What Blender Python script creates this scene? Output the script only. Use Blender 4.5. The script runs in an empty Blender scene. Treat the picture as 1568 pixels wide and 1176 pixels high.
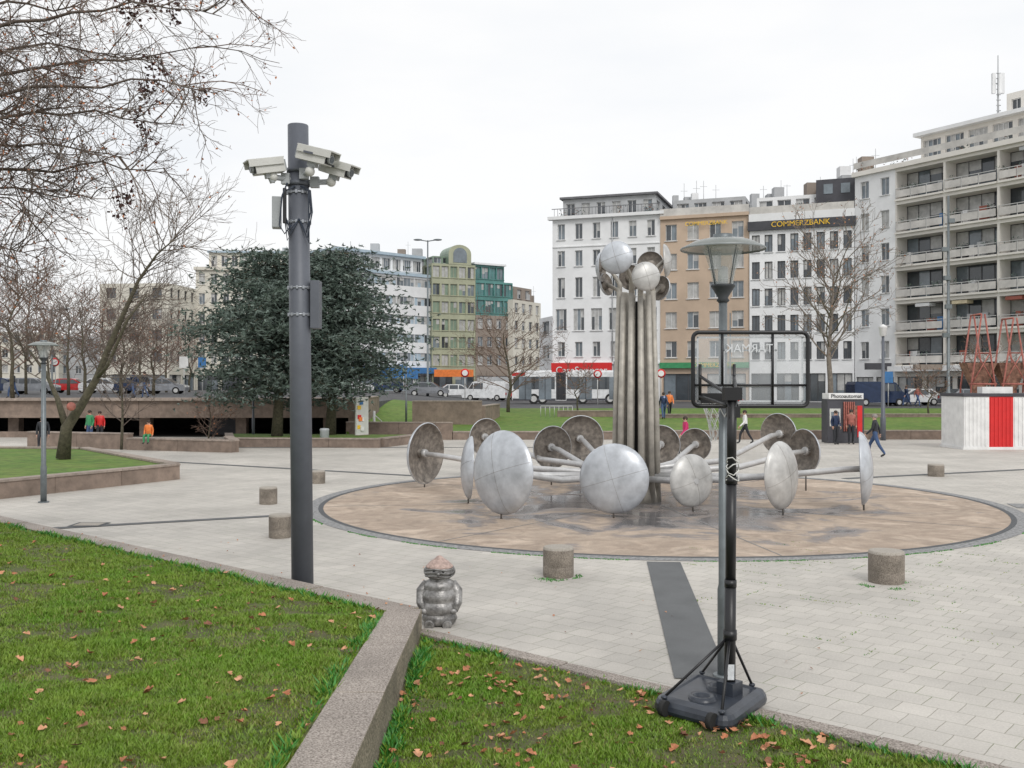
import bpy, math, random
import numpy as np
from mathutils import Vector, Matrix, noise
rnd=random.Random(7)
F=1524.0; H=3.0
def W(px,d): return (px-784)*d/F
def Z(py,d): return H-(py-588)*d/F
def PV(px,py,d): return Vector((W(px,d),d,Z(py,d)))
scene=bpy.context.scene
scene.view_settings.view_transform='Standard'
scene.view_settings.look='None'; scene.view_settings.exposure=0; scene.view_settings.gamma=1
# ---------------------------------------------------------------- materials
MATS={}
def mat(name,col,rough=0.7,metal=0.0,amt=0.15,scale=3.0,bump=0.0,bscale=40,col2=None,spec=None,amt2=0.0,scale2=0.3,lo=.35,hi=.65,dist=.02):
    m=bpy.data.materials.new(name); m.use_nodes=True
    nt=m.node_tree; b=nt.nodes['Principled BSDF']
    b.inputs['Roughness'].default_value=rough; b.inputs['Metallic'].default_value=metal
    if spec is not None: b.inputs['Specular IOR Level'].default_value=spec
    tc=nt.nodes.new('ShaderNodeTexCoord')
    n=nt.nodes.new('ShaderNodeTexNoise'); n.inputs['Scale'].default_value=scale; n.inputs['Detail'].default_value=5; n.inputs['Roughness'].default_value=.65
    nt.links.new(tc.outputs['Object'],n.inputs['Vector'])
    r=nt.nodes.new('ShaderNodeValToRGB'); nt.links.new(n.outputs['Fac'],r.inputs['Fac'])
    c2=col2 if col2 else tuple(c*(1+amt) for c in col)
    c1=col if col2 else tuple(c*(1-amt) for c in col)
    r.color_ramp.elements[0].position=lo; r.color_ramp.elements[1].position=hi
    r.color_ramp.elements[0].color=(*c1,1); r.color_ramp.elements[1].color=(*c2,1)
    out=r.outputs['Color']
    if amt2>0:
        n2=nt.nodes.new('ShaderNodeTexNoise'); n2.inputs['Scale'].default_value=scale2; n2.inputs['Detail'].default_value=5
        nt.links.new(tc.outputs['Object'],n2.inputs['Vector'])
        mr=nt.nodes.new('ShaderNodeMapRange'); mr.inputs[1].default_value=.3; mr.inputs[2].default_value=.7; mr.inputs[3].default_value=1-amt2; mr.inputs[4].default_value=1+amt2*.5
        nt.links.new(n2.outputs['Fac'],mr.inputs[0])
        mx=nt.nodes.new('ShaderNodeVectorMath'); mx.operation='SCALE'
        nt.links.new(out,mx.inputs[0]); nt.links.new(mr.outputs[0],mx.inputs['Scale']); out=mx.outputs[0]
    nt.links.new(out,b.inputs['Base Color'])
    if bump>0:
        nb=nt.nodes.new('ShaderNodeTexNoise'); nb.inputs['Scale'].default_value=bscale; nb.inputs['Detail'].default_value=4
        nt.links.new(tc.outputs['Object'],nb.inputs['Vector'])
        bp=nt.nodes.new('ShaderNodeBump'); bp.inputs['Strength'].default_value=bump; bp.inputs['Distance'].default_value=dist
        nt.links.new(nb.outputs['Fac'],bp.inputs['Height']); nt.links.new(bp.outputs['Normal'],b.inputs['Normal'])
    MATS[name]=m; return m
mat('pole_grey',(.115,.125,.148),.5,0.1,.07,4,bump=.05,amt2=.12,scale2=1.2)
mat('pole_band',(.35,.37,.4),.4,.5,.1)
mat('cam_white',(.6,.6,.57),.45,0,.06)
mat('cam_grey',(.36,.38,.39),.5,0,.08)
mat('black',(.012,.012,.014),.4,0,.2)
mat('blackpl',(.03,.036,.048),.34,0,.25,6,bump=.05)
mat('cable',(.02,.03,.05),.5)
mat('lamp_metal',(.16,.18,.19),.45,.4,.12,8)
mat('lamp_dark',(.05,.055,.06),.5,.3,.15)
mat('lamp_hat',(.25,.27,.27),.4,0,.15,5)
mat('alu',(.50,.525,.56),.36,.3,.13,2.2,bump=.05,bscale=8,amt2=.18,scale2=4)
mat('alu2',(.53,.525,.51),.42,.25,.12,3.2,bump=.05,bscale=8,amt2=.25,scale2=3)
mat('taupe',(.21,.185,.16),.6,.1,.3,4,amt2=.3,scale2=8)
mat('armw',(.5,.5,.5),.4,.25,.12,5)
mat('tubeb',(.40,.375,.33),.5,.15,.15,2.5,amt2=.2,scale2=6)
mat('seam',(.12,.11,.1),.6)
mat('granite',(.12,.1,.08),.85,0,0,70,col2=(.36,.315,.265),bump=.5,bscale=90,amt2=.35,scale2=4)
mat('granite_top',(.26,.235,.2),.85,0,0,70,col2=(.46,.42,.37),bump=.4,bscale=90)
mat('coping',(.15,.125,.105),.85,0,0,62,col2=(.52,.46,.41),bump=.9,bscale=62,amt2=.22,scale2=1.2,lo=.36,hi=.64)
mat('wallconc',(.12,.105,.07),.9,0,0,34,col2=(.36,.31,.235),bump=.8,bscale=50,amt2=.4,scale2=1.8)
mat('brownconc',(.235,.18,.145),.85,0,.2,3,bump=.3,amt2=.3,scale2=.5)
mat('browncop',(.32,.265,.225),.85,0,.2,6,bump=.3,amt2=.2,scale2=.6)
mat('shade_dark',(.012,.011,.01),.9)  # near-black colour standing in for shade: underpass void, gaps in the column
mat('soil',(.075,.11,.022),.95,0,0,3.5,bump=.8,bscale=50,col2=(.13,.105,.06),amt2=.25,scale2=1)
mat('blade',(.13,.27,.014),.6,0,0,.9,col2=(.20,.30,.03),amt2=.22,scale2=9)
mat('blade2',(.25,.27,.06),.6,0,0,3,col2=(.13,.22,.03),amt2=.3,scale2=9)
mat('weed',(.05,.22,.03),.5,0,.3,12)
mat('bankgrass',(.085,.175,.018),.9,0,0,.6,bump=.9,bscale=12,col2=(.14,.20,.035),amt2=.35,scale2=3)
mat('street',(.075,.075,.078),.85,0,.2,1,amt2=.25,scale2=.1)
mat('leafA',(.40,.16,.075),.7,0,.35,20); mat('leafB',(.52,.27,.15),.7,0,.3,20); mat('leafC',(.2,.085,.045),.75,0,.3,20)
mat('twig',(.11,.085,.07),.85,0,.3,6); mat('twigl',(.21,.175,.15),.85,0,.3,6); mat('twigr',(.17,.115,.09),.85,0,.3,3)
mat('bark',(.085,.075,.05),.9,0,.35,9,bump=.6,bscale=25)
mat('needle',(.045,.075,.058),.75,0,0,.9,col2=(.115,.155,.125),amt2=.5,scale2=2.5)
mat('needle2',(.11,.15,.13),.75,0,0,1.5,col2=(.17,.215,.185),amt2=.35,scale2=3)
mat('seedpod',(.06,.025,.022),.8,0,.4,30)
mat('w_white',(.76,.765,.77),.8,0,.04,.6,amt2=.1,scale2=.15)
mat('w_cream',(.66,.63,.55),.8,0,.05,.5,amt2=.1,scale2=.1)
mat('w_beige',(.50,.385,.29),.8,0,.07,.5,amt2=.1,scale2=.2)
mat('w_balc',(.72,.69,.64),.8,0,.05,.5,amt2=.1,scale2=.2)
mat('w_yellow',(.36,.37,.26),.7,0,.1,.7)
mat('w_ygreen',(.2,.27,.2),.4,0,.15,.7)
mat('w_teal',(.09,.24,.22),.35,0,.2,.7)
mat('w_brown',(.27,.225,.19),.8,0,.12,.6)
mat('w_grey',(.42,.43,.44),.8,0,.1,.6)
mat('w_dark',(.055,.055,.065),.6,0,.2,.8)
mat('w_bluegrey',(.38,.47,.54),.5,0,.1,.6)
mat('roof',(.14,.14,.15),.8,0,.2,1)
mat('g_dark',(.05,.06,.07),.08,0,.35,.4,spec=.8)
mat('g_mid',(.15,.18,.205),.1,0,.3,.5,spec=.8)
mat('g_curt',(.42,.42,.41),.3,0,.2,1.5)
mat('g_teal',(.06,.17,.17),.1,0,.3,.5,spec=.8)
mat('frame',(.62,.62,.62),.6); mat('frame_d',(.06,.06,.065),.5)
mat('rail',(.5,.5,.49),.5,0,.1)
mat('railglass',(.52,.5,.47),.35,0,.18,.8)
mat('curtain_red',(.32,.1,.07),.7,0,.15,1); mat('awning',(.6,.52,.36),.8,0,.15,2)
mat('red',(.62,.02,.02),.5,0,.06); mat('yellow',(.8,.5,.03),.5); mat('white',(.75,.75,.74),.55,0,.06,2,amt2=.1,scale2=3)
mat('blue',(.04,.16,.38),.5); mat('orange',(.75,.2,.04),.5); mat('green',(.04,.25,.1),.5)
mat('redframe',(.33,.11,.085),.65,0,.3,5); mat('rustwood',(.24,.13,.09),.8,0,.4,6,amt2=.3,scale2=3)
mat('skin',(.5,.3,.22),.5); mat('hair',(.04,.025,.018),.7); mat('hairg',(.25,.22,.2),.7)
mat('jeans',(.05,.09,.19),.8); mat('jacket',(.02,.022,.028),.7); mat('magenta',(.5,.02,.12),.7); mat('shoe',(.03,.03,.03),.5)
mat('car_w',(.68,.69,.7),.25); mat('car_b',(.02,.035,.08),.2,.3); mat('car_g',(.25,.26,.28),.25,.4); mat('car_r',(.45,.02,.02),.25)
mat('tyre',(.015,.015,.015),.8); mat('headl',(.7,.7,.65),.2); mat('taill',(.4,.01,.01),.3)
mat('silver',(.13,.125,.12),.38,.45,0,9,col2=(.40,.39,.38),bump=.5,bscale=22,amt2=.3,scale2=4)
mat('pinkcap',(.42,.31,.27),.6,.1,.3,20,bump=.4,bscale=30)
mat('gratedark',(.085,.09,.095),.8,0,.3,60,bump=.5,bscale=120)
mat('strip',(.13,.135,.138),.85,0,.35,110,bump=.5,bscale=120,amt2=.15,scale2=2)
mat('cobble',(.24,.24,.24),.85,0,.4,14,bump=.6,bscale=20)
mat('label',(.62,.64,.66),.5,0,.15,30)
def trans(name,col,a,rough=.05):
    m=bpy.data.materials.new(name); m.use_nodes=True; nt=m.node_tree; nt.nodes.clear()
    o=nt.nodes.new('ShaderNodeOutputMaterial'); t=nt.nodes.new('ShaderNodeBsdfTransparent'); p=nt.nodes.new('ShaderNodeBsdfPrincipled'); mx=nt.nodes.new('ShaderNodeMixShader')
    p.inputs['Base Color'].default_value=(*col,1); p.inputs['Roughness'].default_value=rough
    n=nt.nodes.new('ShaderNodeTexNoise'); n.inputs['Scale'].default_value=3
    mr=nt.nodes.new('ShaderNodeMapRange'); mr.inputs[3].default_value=a*.6; mr.inputs[4].default_value=a*1.4
    tc=nt.nodes.new('ShaderNodeTexCoord'); nt.links.new(tc.outputs['Object'],n.inputs['Vector']); nt.links.new(n.outputs['Fac'],mr.inputs[0])
    nt.links.new(mr.outputs[0],mx.inputs[0]); nt.links.new(t.outputs[0],mx.inputs[1]); nt.links.new(p.outputs[0],mx.inputs[2]); nt.links.new(mx.outputs[0],o.inputs[0])
    MATS[name]=m
trans('acryl',(.62,.65,.67),.34); trans('lampglass',(.6,.65,.65),.38,.15); trans('hatglass',(.22,.24,.23),.78,.2)
def paving():
    m=bpy.data.materials.new('paving'); m.use_nodes=True; nt=m.node_tree; b=nt.nodes['Principled BSDF']; b.inputs['Roughness'].default_value=.8
    L=nt.links.new; tc=nt.nodes.new('ShaderNodeTexCoord')
    mp=nt.nodes.new('ShaderNodeMapping'); mp.inputs['Rotation'].default_value=(0,0,math.radians(40)); L(tc.outputs['Object'],mp.inputs['Vector'])
    nd=nt.nodes.new('ShaderNodeTexNoise'); nd.inputs['Scale'].default_value=2.5
    L(mp.outputs[0],nd.inputs['Vector'])
    va=nt.nodes.new('ShaderNodeVectorMath'); va.operation='MULTIPLY_ADD'; va.inputs[1].default_value=(.03,.03,0); L(nd.outputs['Color'],va.inputs[0]); L(mp.outputs[0],va.inputs[2])
    br=nt.nodes.new('ShaderNodeTexBrick'); L(va.outputs[0],br.inputs['Vector'])
    br.inputs['Scale'].default_value=1; br.inputs['Brick Width'].default_value=.32; br.inputs['Row Height'].default_value=.32; br.inputs['Mortar Size'].default_value=.0048; br.inputs['Mortar Smooth'].default_value=.6; br.inputs['Bias'].default_value=0
    br.inputs['Color1'].default_value=(.53,.5,.455,1); br.inputs['Color2'].default_value=(.475,.45,.41,1); br.inputs['Mortar'].default_value=(.25,.235,.19,1)
    n1=nt.nodes.new('ShaderNodeTexNoise'); n1.inputs['Scale'].default_value=.35; n1.inputs['Detail'].default_value=8; n1.inputs['Roughness'].default_value=.65; L(tc.outputs['Object'],n1.inputs['Vector'])
    mr=nt.nodes.new('ShaderNodeMapRange'); mr.inputs[1].default_value=.35; mr.inputs[2].default_value=.65; mr.inputs[3].default_value=.80; mr.inputs[4].default_value=1.08; L(n1.outputs['Fac'],mr.inputs[0])
    n2=nt.nodes.new('ShaderNodeTexNoise'); n2.inputs['Scale'].default_value=45; n2.inputs['Detail'].default_value=5; n2.inputs['Roughness'].default_value=.75; L(tc.outputs['Object'],n2.inputs['Vector'])
    mr2=nt.nodes.new('ShaderNodeMapRange'); mr2.inputs[1].default_value=.3; mr2.inputs[2].default_value=.7; mr2.inputs[3].default_value=.84; mr2.inputs[4].default_value=1.12; L(n2.outputs['Fac'],mr2.inputs[0])
    mm=nt.nodes.new('ShaderNodeMath'); mm.operation='MULTIPLY'; L(mr.outputs[0],mm.inputs[0]); L(mr2.outputs[0],mm.inputs[1])
    vo=nt.nodes.new('ShaderNodeTexVoronoi'); vo.inputs['Scale'].default_value=1.6; L(tc.outputs['Object'],vo.inputs['Vector'])
    cr=nt.nodes.new('ShaderNodeMapRange'); cr.inputs[1].default_value=.03; cr.inputs[2].default_value=.05; cr.inputs[3].default_value=.68; cr.inputs[4].default_value=1; L(vo.outputs['Distance'],cr.inputs[0])
    m3=nt.nodes.new('ShaderNodeMath'); m3.operation='MULTIPLY'; L(mm.outputs[0],m3.inputs[0]); L(cr.outputs[0],m3.inputs[1])
    vs=nt.nodes.new('ShaderNodeVectorMath'); vs.operation='SCALE'; L(br.outputs['Color'],vs.inputs[0]); L(m3.outputs[0],vs.inputs['Scale'])
    n4=nt.nodes.new('ShaderNodeTexNoise'); n4.inputs['Scale'].default_value=1.3; n4.inputs['Detail'].default_value=4; L(tc.outputs['Object'],n4.inputs['Vector'])
    mr4=nt.nodes.new('ShaderNodeMapRange'); mr4.inputs[1].default_value=.5; mr4.inputs[2].default_value=.65; L(n4.outputs['Fac'],mr4.inputs[0])
    m5=nt.nodes.new('ShaderNodeMath'); m5.operation='MULTIPLY'; L(br.outputs['Fac'],m5.inputs[0]); L(mr4.outputs[0],m5.inputs[1])
    mx=nt.nodes.new('ShaderNodeMix'); mx.data_type='RGBA'; L(m5.outputs[0],mx.inputs[0]); L(vs.outputs[0],mx.inputs[6]); mx.inputs[7].default_value=(.15,.19,.08,1)
    L(mx.outputs[2],b.inputs['Base Color'])
    bp=nt.nodes.new('ShaderNodeBump'); bp.inputs['Strength'].default_value=.4; bp.inputs['Distance'].default_value=.008; bp.invert=True
    L(br.outputs['Fac'],bp.inputs['Height']); L(bp.outputs['Normal'],b.inputs['Normal'])
    MATS['paving']=m
paving()
BX,BY,BR=3.56,25.5,8.25
def basinmat():
    m=bpy.data.materials.new('basin'); m.use_nodes=True; nt=m.node_tree; b=nt.nodes['Principled BSDF']
    L=nt.links.new; tc=nt.nodes.new('ShaderNodeTexCoord')
    n=nt.nodes.new('ShaderNodeTexNoise'); n.inputs['Scale'].default_value=.5; n.inputs['Detail'].default_value=9; n.inputs['Roughness'].default_value=.6; n.inputs['Distortion'].default_value=.8; L(tc.outputs['Object'],n.inputs['Vector'])
    # wetter towards the dishes: distance from basin centre
    vd=nt.nodes.new('ShaderNodeVectorMath'); vd.operation='DISTANCE'; vd.inputs[1].default_value=(BX-.4,BY-.5,0); L(tc.outputs['Object'],vd.inputs[0])
    md=nt.nodes.new('ShaderNodeMapRange'); md.inputs[1].default_value=2.5; md.inputs[2].default_value=7.2; md.inputs[3].default_value=-.13; md.inputs[4].default_value=.14; L(vd.outputs['Value'],md.inputs[0])
    ad=nt.nodes.new('ShaderNodeMath'); ad.operation='ADD'; L(n.outputs['Fac'],ad.inputs[0]); L(md.outputs[0],ad.inputs[1])
    r=nt.nodes.new('ShaderNodeValToRGB'); L(ad.outputs[0],r.inputs['Fac'])
    e=r.color_ramp.elements; e[0].position=.38; e[0].color=(.155,.15,.155,1); e[1].position=.74; e[1].color=(.47,.38,.30,1)
    x=e.new(.47); x.color=(.25,.21,.185,1); x=e.new(.52); x.color=(.40,.32,.25,1); x=e.new(.64); x.color=(.34,.265,.205,1)
    n2=nt.nodes.new('ShaderNodeTexNoise'); n2.inputs['Scale'].default_value=30; n2.inputs['Detail'].default_value=6; n2.inputs['Roughness'].default_value=.8; L(tc.outputs['Object'],n2.inputs['Vector'])
    mr=nt.nodes.new('ShaderNodeMapRange'); mr.inputs[1].default_value=.25; mr.inputs[2].default_value=.75; mr.inputs[3].default_value=.75; mr.inputs[4].default_value=1.25; L(n2.outputs['Fac'],mr.inputs[0])
    n3=nt.nodes.new('ShaderNodeTexNoise'); n3.inputs['Scale'].default_value=1.7; n3.inputs['Detail'].default_value=5; n3.inputs['Distortion'].default_value=1.5; L(tc.outputs['Object'],n3.inputs['Vector'])
    mr5=nt.nodes.new('ShaderNodeMapRange'); mr5.inputs[1].default_value=.3; mr5.inputs[2].default_value=.7; mr5.inputs[3].default_value=.8; mr5.inputs[4].default_value=1.2; L(n3.outputs['Fac'],mr5.inputs[0])
    mm=nt.nodes.new('ShaderNodeMath'); mm.operation='MULTIPLY'; L(mr.outputs[0],mm.inputs[0]); L(mr5.outputs[0],mm.inputs[1])
    vs=nt.nodes.new('ShaderNodeVectorMath'); vs.operation='SCALE'; L(r.outputs[0],vs.inputs[0]); L(mm.outputs[0],vs.inputs['Scale']); L(vs.outputs[0],b.inputs['Base Color'])
    mr3=nt.nodes.new('ShaderNodeMapRange'); mr3.inputs[1].default_value=.38; mr3.inputs[2].default_value=.5; mr3.inputs[3].default_value=.1; mr3.inputs[4].default_value=.8; L(ad.outputs[0],mr3.inputs[0]); L(mr3.outputs[0],b.inputs['Roughness'])
    MATS['basin']=m
basinmat()
# ---------------------------------------------------------------- mesh builder
class MB:
    def __init__(s): s.v=[]; s.f=[]; s.m=[]; s.sm=[]
    def face(s,pts,m,smooth=False):
        i=len(s.v); s.v.extend([tuple(p) for p in pts]); s.f.append(tuple(range(i,i+len(pts)))); s.m.append(m); s.sm.append(smooth)
    def box(s,c,sz,m,rot=0.0,M=None):
        cx,cy,cz=c; a,b,d=sz[0]/2,sz[1]/2,sz[2]/2
        R=Matrix.Rotation(rot,3,'Z') if M is None else M
        P=[Vector((cx,cy,cz))+R@Vector((x*a,y*b,z*d)) for x in(-1,1) for y in(-1,1) for z in(-1,1)]
        i=len(s.v); s.v.extend([tuple(p) for p in P])
        for q in((0,1,3,2),(4,6,7,5),(0,4,5,1),(2,3,7,6),(0,2,6,4),(1,5,7,3)):
            s.f.append(tuple(i+k for k in q)); s.m.append(m); s.sm.append(False)
    def tube(s,path,rad,n,m,cap=True,smooth=True):
        path=[Vector(p) for p in path]; k=len(path)
        if not hasattr(rad,'__len__'): rad=[rad]*k
        base=len(s.v); nrm=None
        for i in range(k):
            t=(path[min(i+1,k-1)]-path[max(i-1,0)])
            if t.length<1e-9: t=Vector((0,0,1))
            t.normalize()
            if nrm is None: nrm=t.orthogonal().normalized()
            else:
                nrm=(nrm-t*nrm.dot(t)); nrm=nrm.normalized() if nrm.length>1e-6 else t.orthogonal().normalized()
            bi=t.cross(nrm)
            for j in range(n):
                a=2*math.pi*j/n; p=path[i]+(nrm*math.cos(a)+bi*math.sin(a))*rad[i]; s.v.append((p.x,p.y,p.z))
        for i in range(k-1):
            for j in range(n):
                a=base+i*n+j; b=base+i*n+(j+1)%n
                s.f.append((a,b,b+n,a+n)); s.m.append(m); s.sm.append(smooth)
        if cap and n>3:
            s.f.append(tuple(base+j for j in range(n))[::-1]); s.m.append(m); s.sm.append(False)
            s.f.append(tuple(base+(k-1)*n+j for j in range(n))); s.m.append(m); s.sm.append(False)
    def lathe(s,prof,o,n,m,M=None,smooth=True,ms=None):
        o=Vector(o); base=len(s.v)
        for (r,z) in prof:
            for j in range(n):
                a=2*math.pi*j/n; p=Vector((r*math.cos(a),r*math.sin(a),z))
                if M is not None: p=M@p
                p=p+o; s.v.append((p.x,p.y,p.z))
        for i in range(len(prof)-1):
            for j in range(n):
                a=base+i*n+j; b=base+i*n+(j+1)%n
                s.f.append((a,b,b+n,a+n)); s.m.append(ms[i] if ms else m); s.sm.append(smooth)
    def ell(s,c,r,m,n=14,k=9,M=None):
        pr=[(math.sin(math.pi*i/k),-math.cos(math.pi*i/k)) for i in range(k+1)]
        S=Matrix.Diagonal(Vector(r)); S=(M@S) if M is not None else S
        s.lathe([(max(a,.001),b) for a,b in pr],c,n,m,M=S)
    def build(s,name,parent=None,bevel=0):
        me=bpy.data.meshes.new(name); me.from_pydata(s.v,[],s.f)
        keys=list(dict.fromkeys(s.m)); 
        for k in keys: me.materials.append(MATS[k])
        ix={k:i for i,k in enumerate(keys)}
        me.polygons.foreach_set('material_index',[ix[k] for k in s.m]); me.polygons.foreach_set('use_smooth',s.sm)
        me.update(); ob=bpy.data.objects.new(name,me); scene.collection.objects.link(ob)
        if parent: ob.parent=parent
        if bevel: 
            b=ob.modifiers.new('b','BEVEL'); b.width=bevel; b.segments=2; b.limit_method='ANGLE'; b.angle_limit=math.radians(50)
        return ob
def empty(name):
    e=bpy.data.objects.new(name,None); scene.collection.objects.link(e); return e
def axisM(d):
    d=Vector(d).normalized(); return d.to_track_quat('Z','Y').to_matrix()
def text(body,loc,size,m,rotz=0,mirror=False,name='lettering',parent=None,ext=.01):
    c=bpy.data.curves.new(name,'FONT'); c.body=body; c.size=size; c.extrude=ext; c.align_x='CENTER'; c.align_y='CENTER'
    o=bpy.data.objects.new(name,c); scene.collection.objects.link(o); c.materials.append(MATS[m])
    o.location=loc; o.rotation_euler=(math.pi/2,0,rotz+(math.pi if mirror else 0))
    if parent: o.parent=parent
    return o
# ---------------------------------------------------------------- world, sun, camera
w=bpy.data.worlds.new('World'); scene.world=w; w.use_nodes=True; nt=w.node_tree; nt.nodes.clear()
sky=nt.nodes.new('ShaderNodeTexSky'); sky.sky_type='NISHITA'; sky.sun_disc=False; sky.sun_elevation=math.radians(42); sky.sun_rotation=math.radians(200)
b1=nt.nodes.new('ShaderNodeBackground'); b1.inputs[1].default_value=.1; nt.links.new(sky.outputs[0],b1.inputs[0])
tc=nt.nodes.new('ShaderNodeTexCoord'); mp=nt.nodes.new('ShaderNodeMapping'); mp.inputs['Scale'].default_value=(1,1,3.5)
nt.links.new(tc.outputs['Generated'],mp.inputs[0]); nn=nt.nodes.new('ShaderNodeTexNoise'); nn.inputs['Scale'].default_value=2.2; nn.inputs['Detail'].default_value=6; nn.inputs['Roughness'].default_value=.5
nt.links.new(mp.outputs[0],nn.inputs['Vector'])
cr=nt.nodes.new('ShaderNodeValToRGB'); cr.color_ramp.elements[0].position=.3; cr.color_ramp.elements[0].color=(.88,.91,.95,1); cr.color_ramp.elements[1].position=.58; cr.color_ramp.elements[1].color=(1.0,1.0,1.0,1)
nt.links.new(nn.outputs['Fac'],cr.inputs[0])
b2=nt.nodes.new('ShaderNodeBackground'); b2.inputs[1].default_value=1.03; nt.links.new(cr.outputs[0],b2.inputs[0])
ms=nt.nodes.new('ShaderNodeMixShader'); ms.inputs[0].default_value=.95; o=nt.nodes.new('ShaderNodeOutputWorld')
nt.links.new(b1.outputs[0],ms.inputs[1]); nt.links.new(b2.outputs[0],ms.inputs[2]); nt.links.new(ms.outputs[0],o.inputs[0])
sl=bpy.data.lights.new('sun','SUN'); sl.energy=1.5; sl.angle=math.radians(22); sl.color=(1,.97,.93)
so=bpy.data.objects.new('sun',sl); scene.collection.objects.link(so); so.rotation_euler=(math.radians(48),0,math.radians(20))
cd=bpy.data.cameras.new('camera'); cd.lens=35; cd.sensor_width=36; cd.clip_end=3000; cd.clip_start=.1
co=bpy.data.objects.new('camera',cd); scene.collection.objects.link(co); co.location=(0,0,H); co.rotation_euler=(math.pi/2,0,0); scene.camera=co
# ---------------------------------------------------------------- terrain
def sstep(a,b,x): t=max(0,min(1,(x-a)/(b-a))); return t*t*(3-2*t)
YB=54.0
def gz(x,y):
    lev=1.15+.95*(1-sstep(-14,0,x))
    if y<=YB: return 0
    if x<-9: return 0 if y<=66 else lev
    return .42+(lev-.42)*sstep(YB,76,y)
def terrain():
    xs=[-1200,-500,-250,-120,-80,-60,-50,-40,-30,-24,-20,-16,-13,-11,-9.01,-8.99,-6,-4,-2,0,3,6,9,12,15,18,22,26,30,36,45,60,80,120,250,500,1200]
    ys=[-60,-20,0,10,20,30,40,YB,YB+.01,56,58,60,62,64,66,66.01,68,70,72,74,76,76.02,80,90,100,130,170,250,500,1000,2500]
    mb=MB(); 
    for i in range(len(xs)-1):
        for j in range(len(ys)-1):
            x0,x1,y0,y1=xs[i],xs[i+1],ys[j],ys[j+1]; cx=(x0+x1)/2; cy=(y0+y1)/2
            k='paving' if cy<YB else ('bankgrass' if (cy<76 and cx>-9) else ('paving' if cy<66 else 'street'))
            mb.face([(x0,y0,gz(x0,y0)),(x1,y0,gz(x1,y0)),(x1,y1,gz(x1,y1)),(x0,y1,gz(x0,y1))],k)
    mb.build('ground')
terrain()
def ring(mb,r0,r1,z,m,n=96):
    for j in range(n):
        a=2*math.pi*j/n; b=2*math.pi*(j+1)/n
        P=lambda r,t:(BX+r*math.cos(t),BY+r*math.sin(t),z)
        if r0==0: mb.face([P(0,0),P(r1,a),P(r1,b)],m)
        else: mb.face([P(r0,a),P(r1,a),P(r1,b),P(r0,b)],m)
mb=MB(); ring(mb,0,BR,.004,'basin'); ring(mb,BR,BR+.12,.008,'gratedark'); ring(mb,BR+.12,BR+.42,.006,'cobble')
for a in (8,53,98,143,188,233,278,323):
    t=math.radians(a); d=Vector((math.cos(t),math.sin(t),0)); n=Vector((-d.y,d.x,0))*.014; c=Vector((BX,BY,.009))
    mb.face([c+d*1+n,c+d*8.2+n,c+d*8.2-n,c+d*1-n],'cobble')
mb.build('fountain_basin')
mb=MB()
def strip(x0,y0,x1,y1,wd,z,m):
    d=Vector((x1-x0,y1-y0,0)).normalized(); n=Vector((-d.y,d.x,0))*wd/2
    mb.face([(x0-n.x,y0-n.y,z),(x1-n.x,y1-n.y,z),(x1+n.x,y1+n.y,z),(x0+n.x,y0+n.y,z)],m)
strip(1.93,10.1,2.55,16.75,.56,.010,'strip')
strip(-10.5,20.2,-4.6,23.0,.28,.010,'strip')
strip(-16,40,-3.2,32.5,.3,.010,'strip'); strip(10.5,31.5,26,38.5,.3,.010,'strip'); strip(12.3,24.5,20,23,.9,.011,'cobble')
strip(-16,47,2,47,.3,.010,'strip'); strip(9.5,36,14,53.9,.3,.010,'strip')
mb.build('paving_drain_strips')
for (x,y) in ((-9.0,21.2),(15.8,21.9)):
    mb=MB()
    mb.face([(x-.35,y-.3,.014),(x+.35,y-.3,.014),(x+.35,y+.3,.014),(x-.35,y+.3,.014)],'gratedark')
    mb.face([(x-.27,y-.22,.018),(x+.27,y-.22,.018),(x+.27,y+.22,.018),(x-.27,y+.22,.018)],'granite_top')
    mb.build('manhole_cover')
# ---------------------------------------------------------------- foreground beds
LP=Vector((-1.1,12.0,0)); LD=Vector((-9.3,8.3,0)).normalized(); LN=Vector((-8.3,-9.3,0)).normalized()
def ldist(x,y): return (Vector((x,y,0))-LP).dot(LN)
def bump(x,y): return .035*noise.noise(Vector((x*1.1,y*1.1,3)))+.02*noise.noise(Vector((x*3.3,y*3.3,7)))
def zl(x,y): return .27+.043*max(0,ldist(x,y))+bump(x,y)
def zr(x,y): return .03+bump(x,y)*.6
def grid(mb,x0,x1,y0,y1,nx,ny,zf,ok,m):
    for i in range(nx):
        for j in range(ny):
            a=x0+(x1-x0)*i/nx; b=x0+(x1-x0)*(i+1)/nx; c=y0+(y1-y0)*j/ny; d=y0+(y1-y0)*(j+1)/ny
            if all(ok(x,y) for x,y in((a,c),(b,c),(a,d),(b,d))):
                mb.face([(a,c,zf(a,c)),(b,c,zf(b,c)),(b,d,zf(b,d)),(a,d,zf(a,d))],m,True)
mb=MB()
grid(mb,-24,-1.3,-6,34,75,130,zl,lambda x,y: ldist(x,y)>.08,'soil')
mb.build('grass_bed_soil')
mb=MB()
grid(mb,-1.2,14,-6,12.2,60,72,zr,lambda x,y: ldist(x,y)>.02,'soil')
mb.build('grass_bed_soil')
mb=MB()
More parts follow.
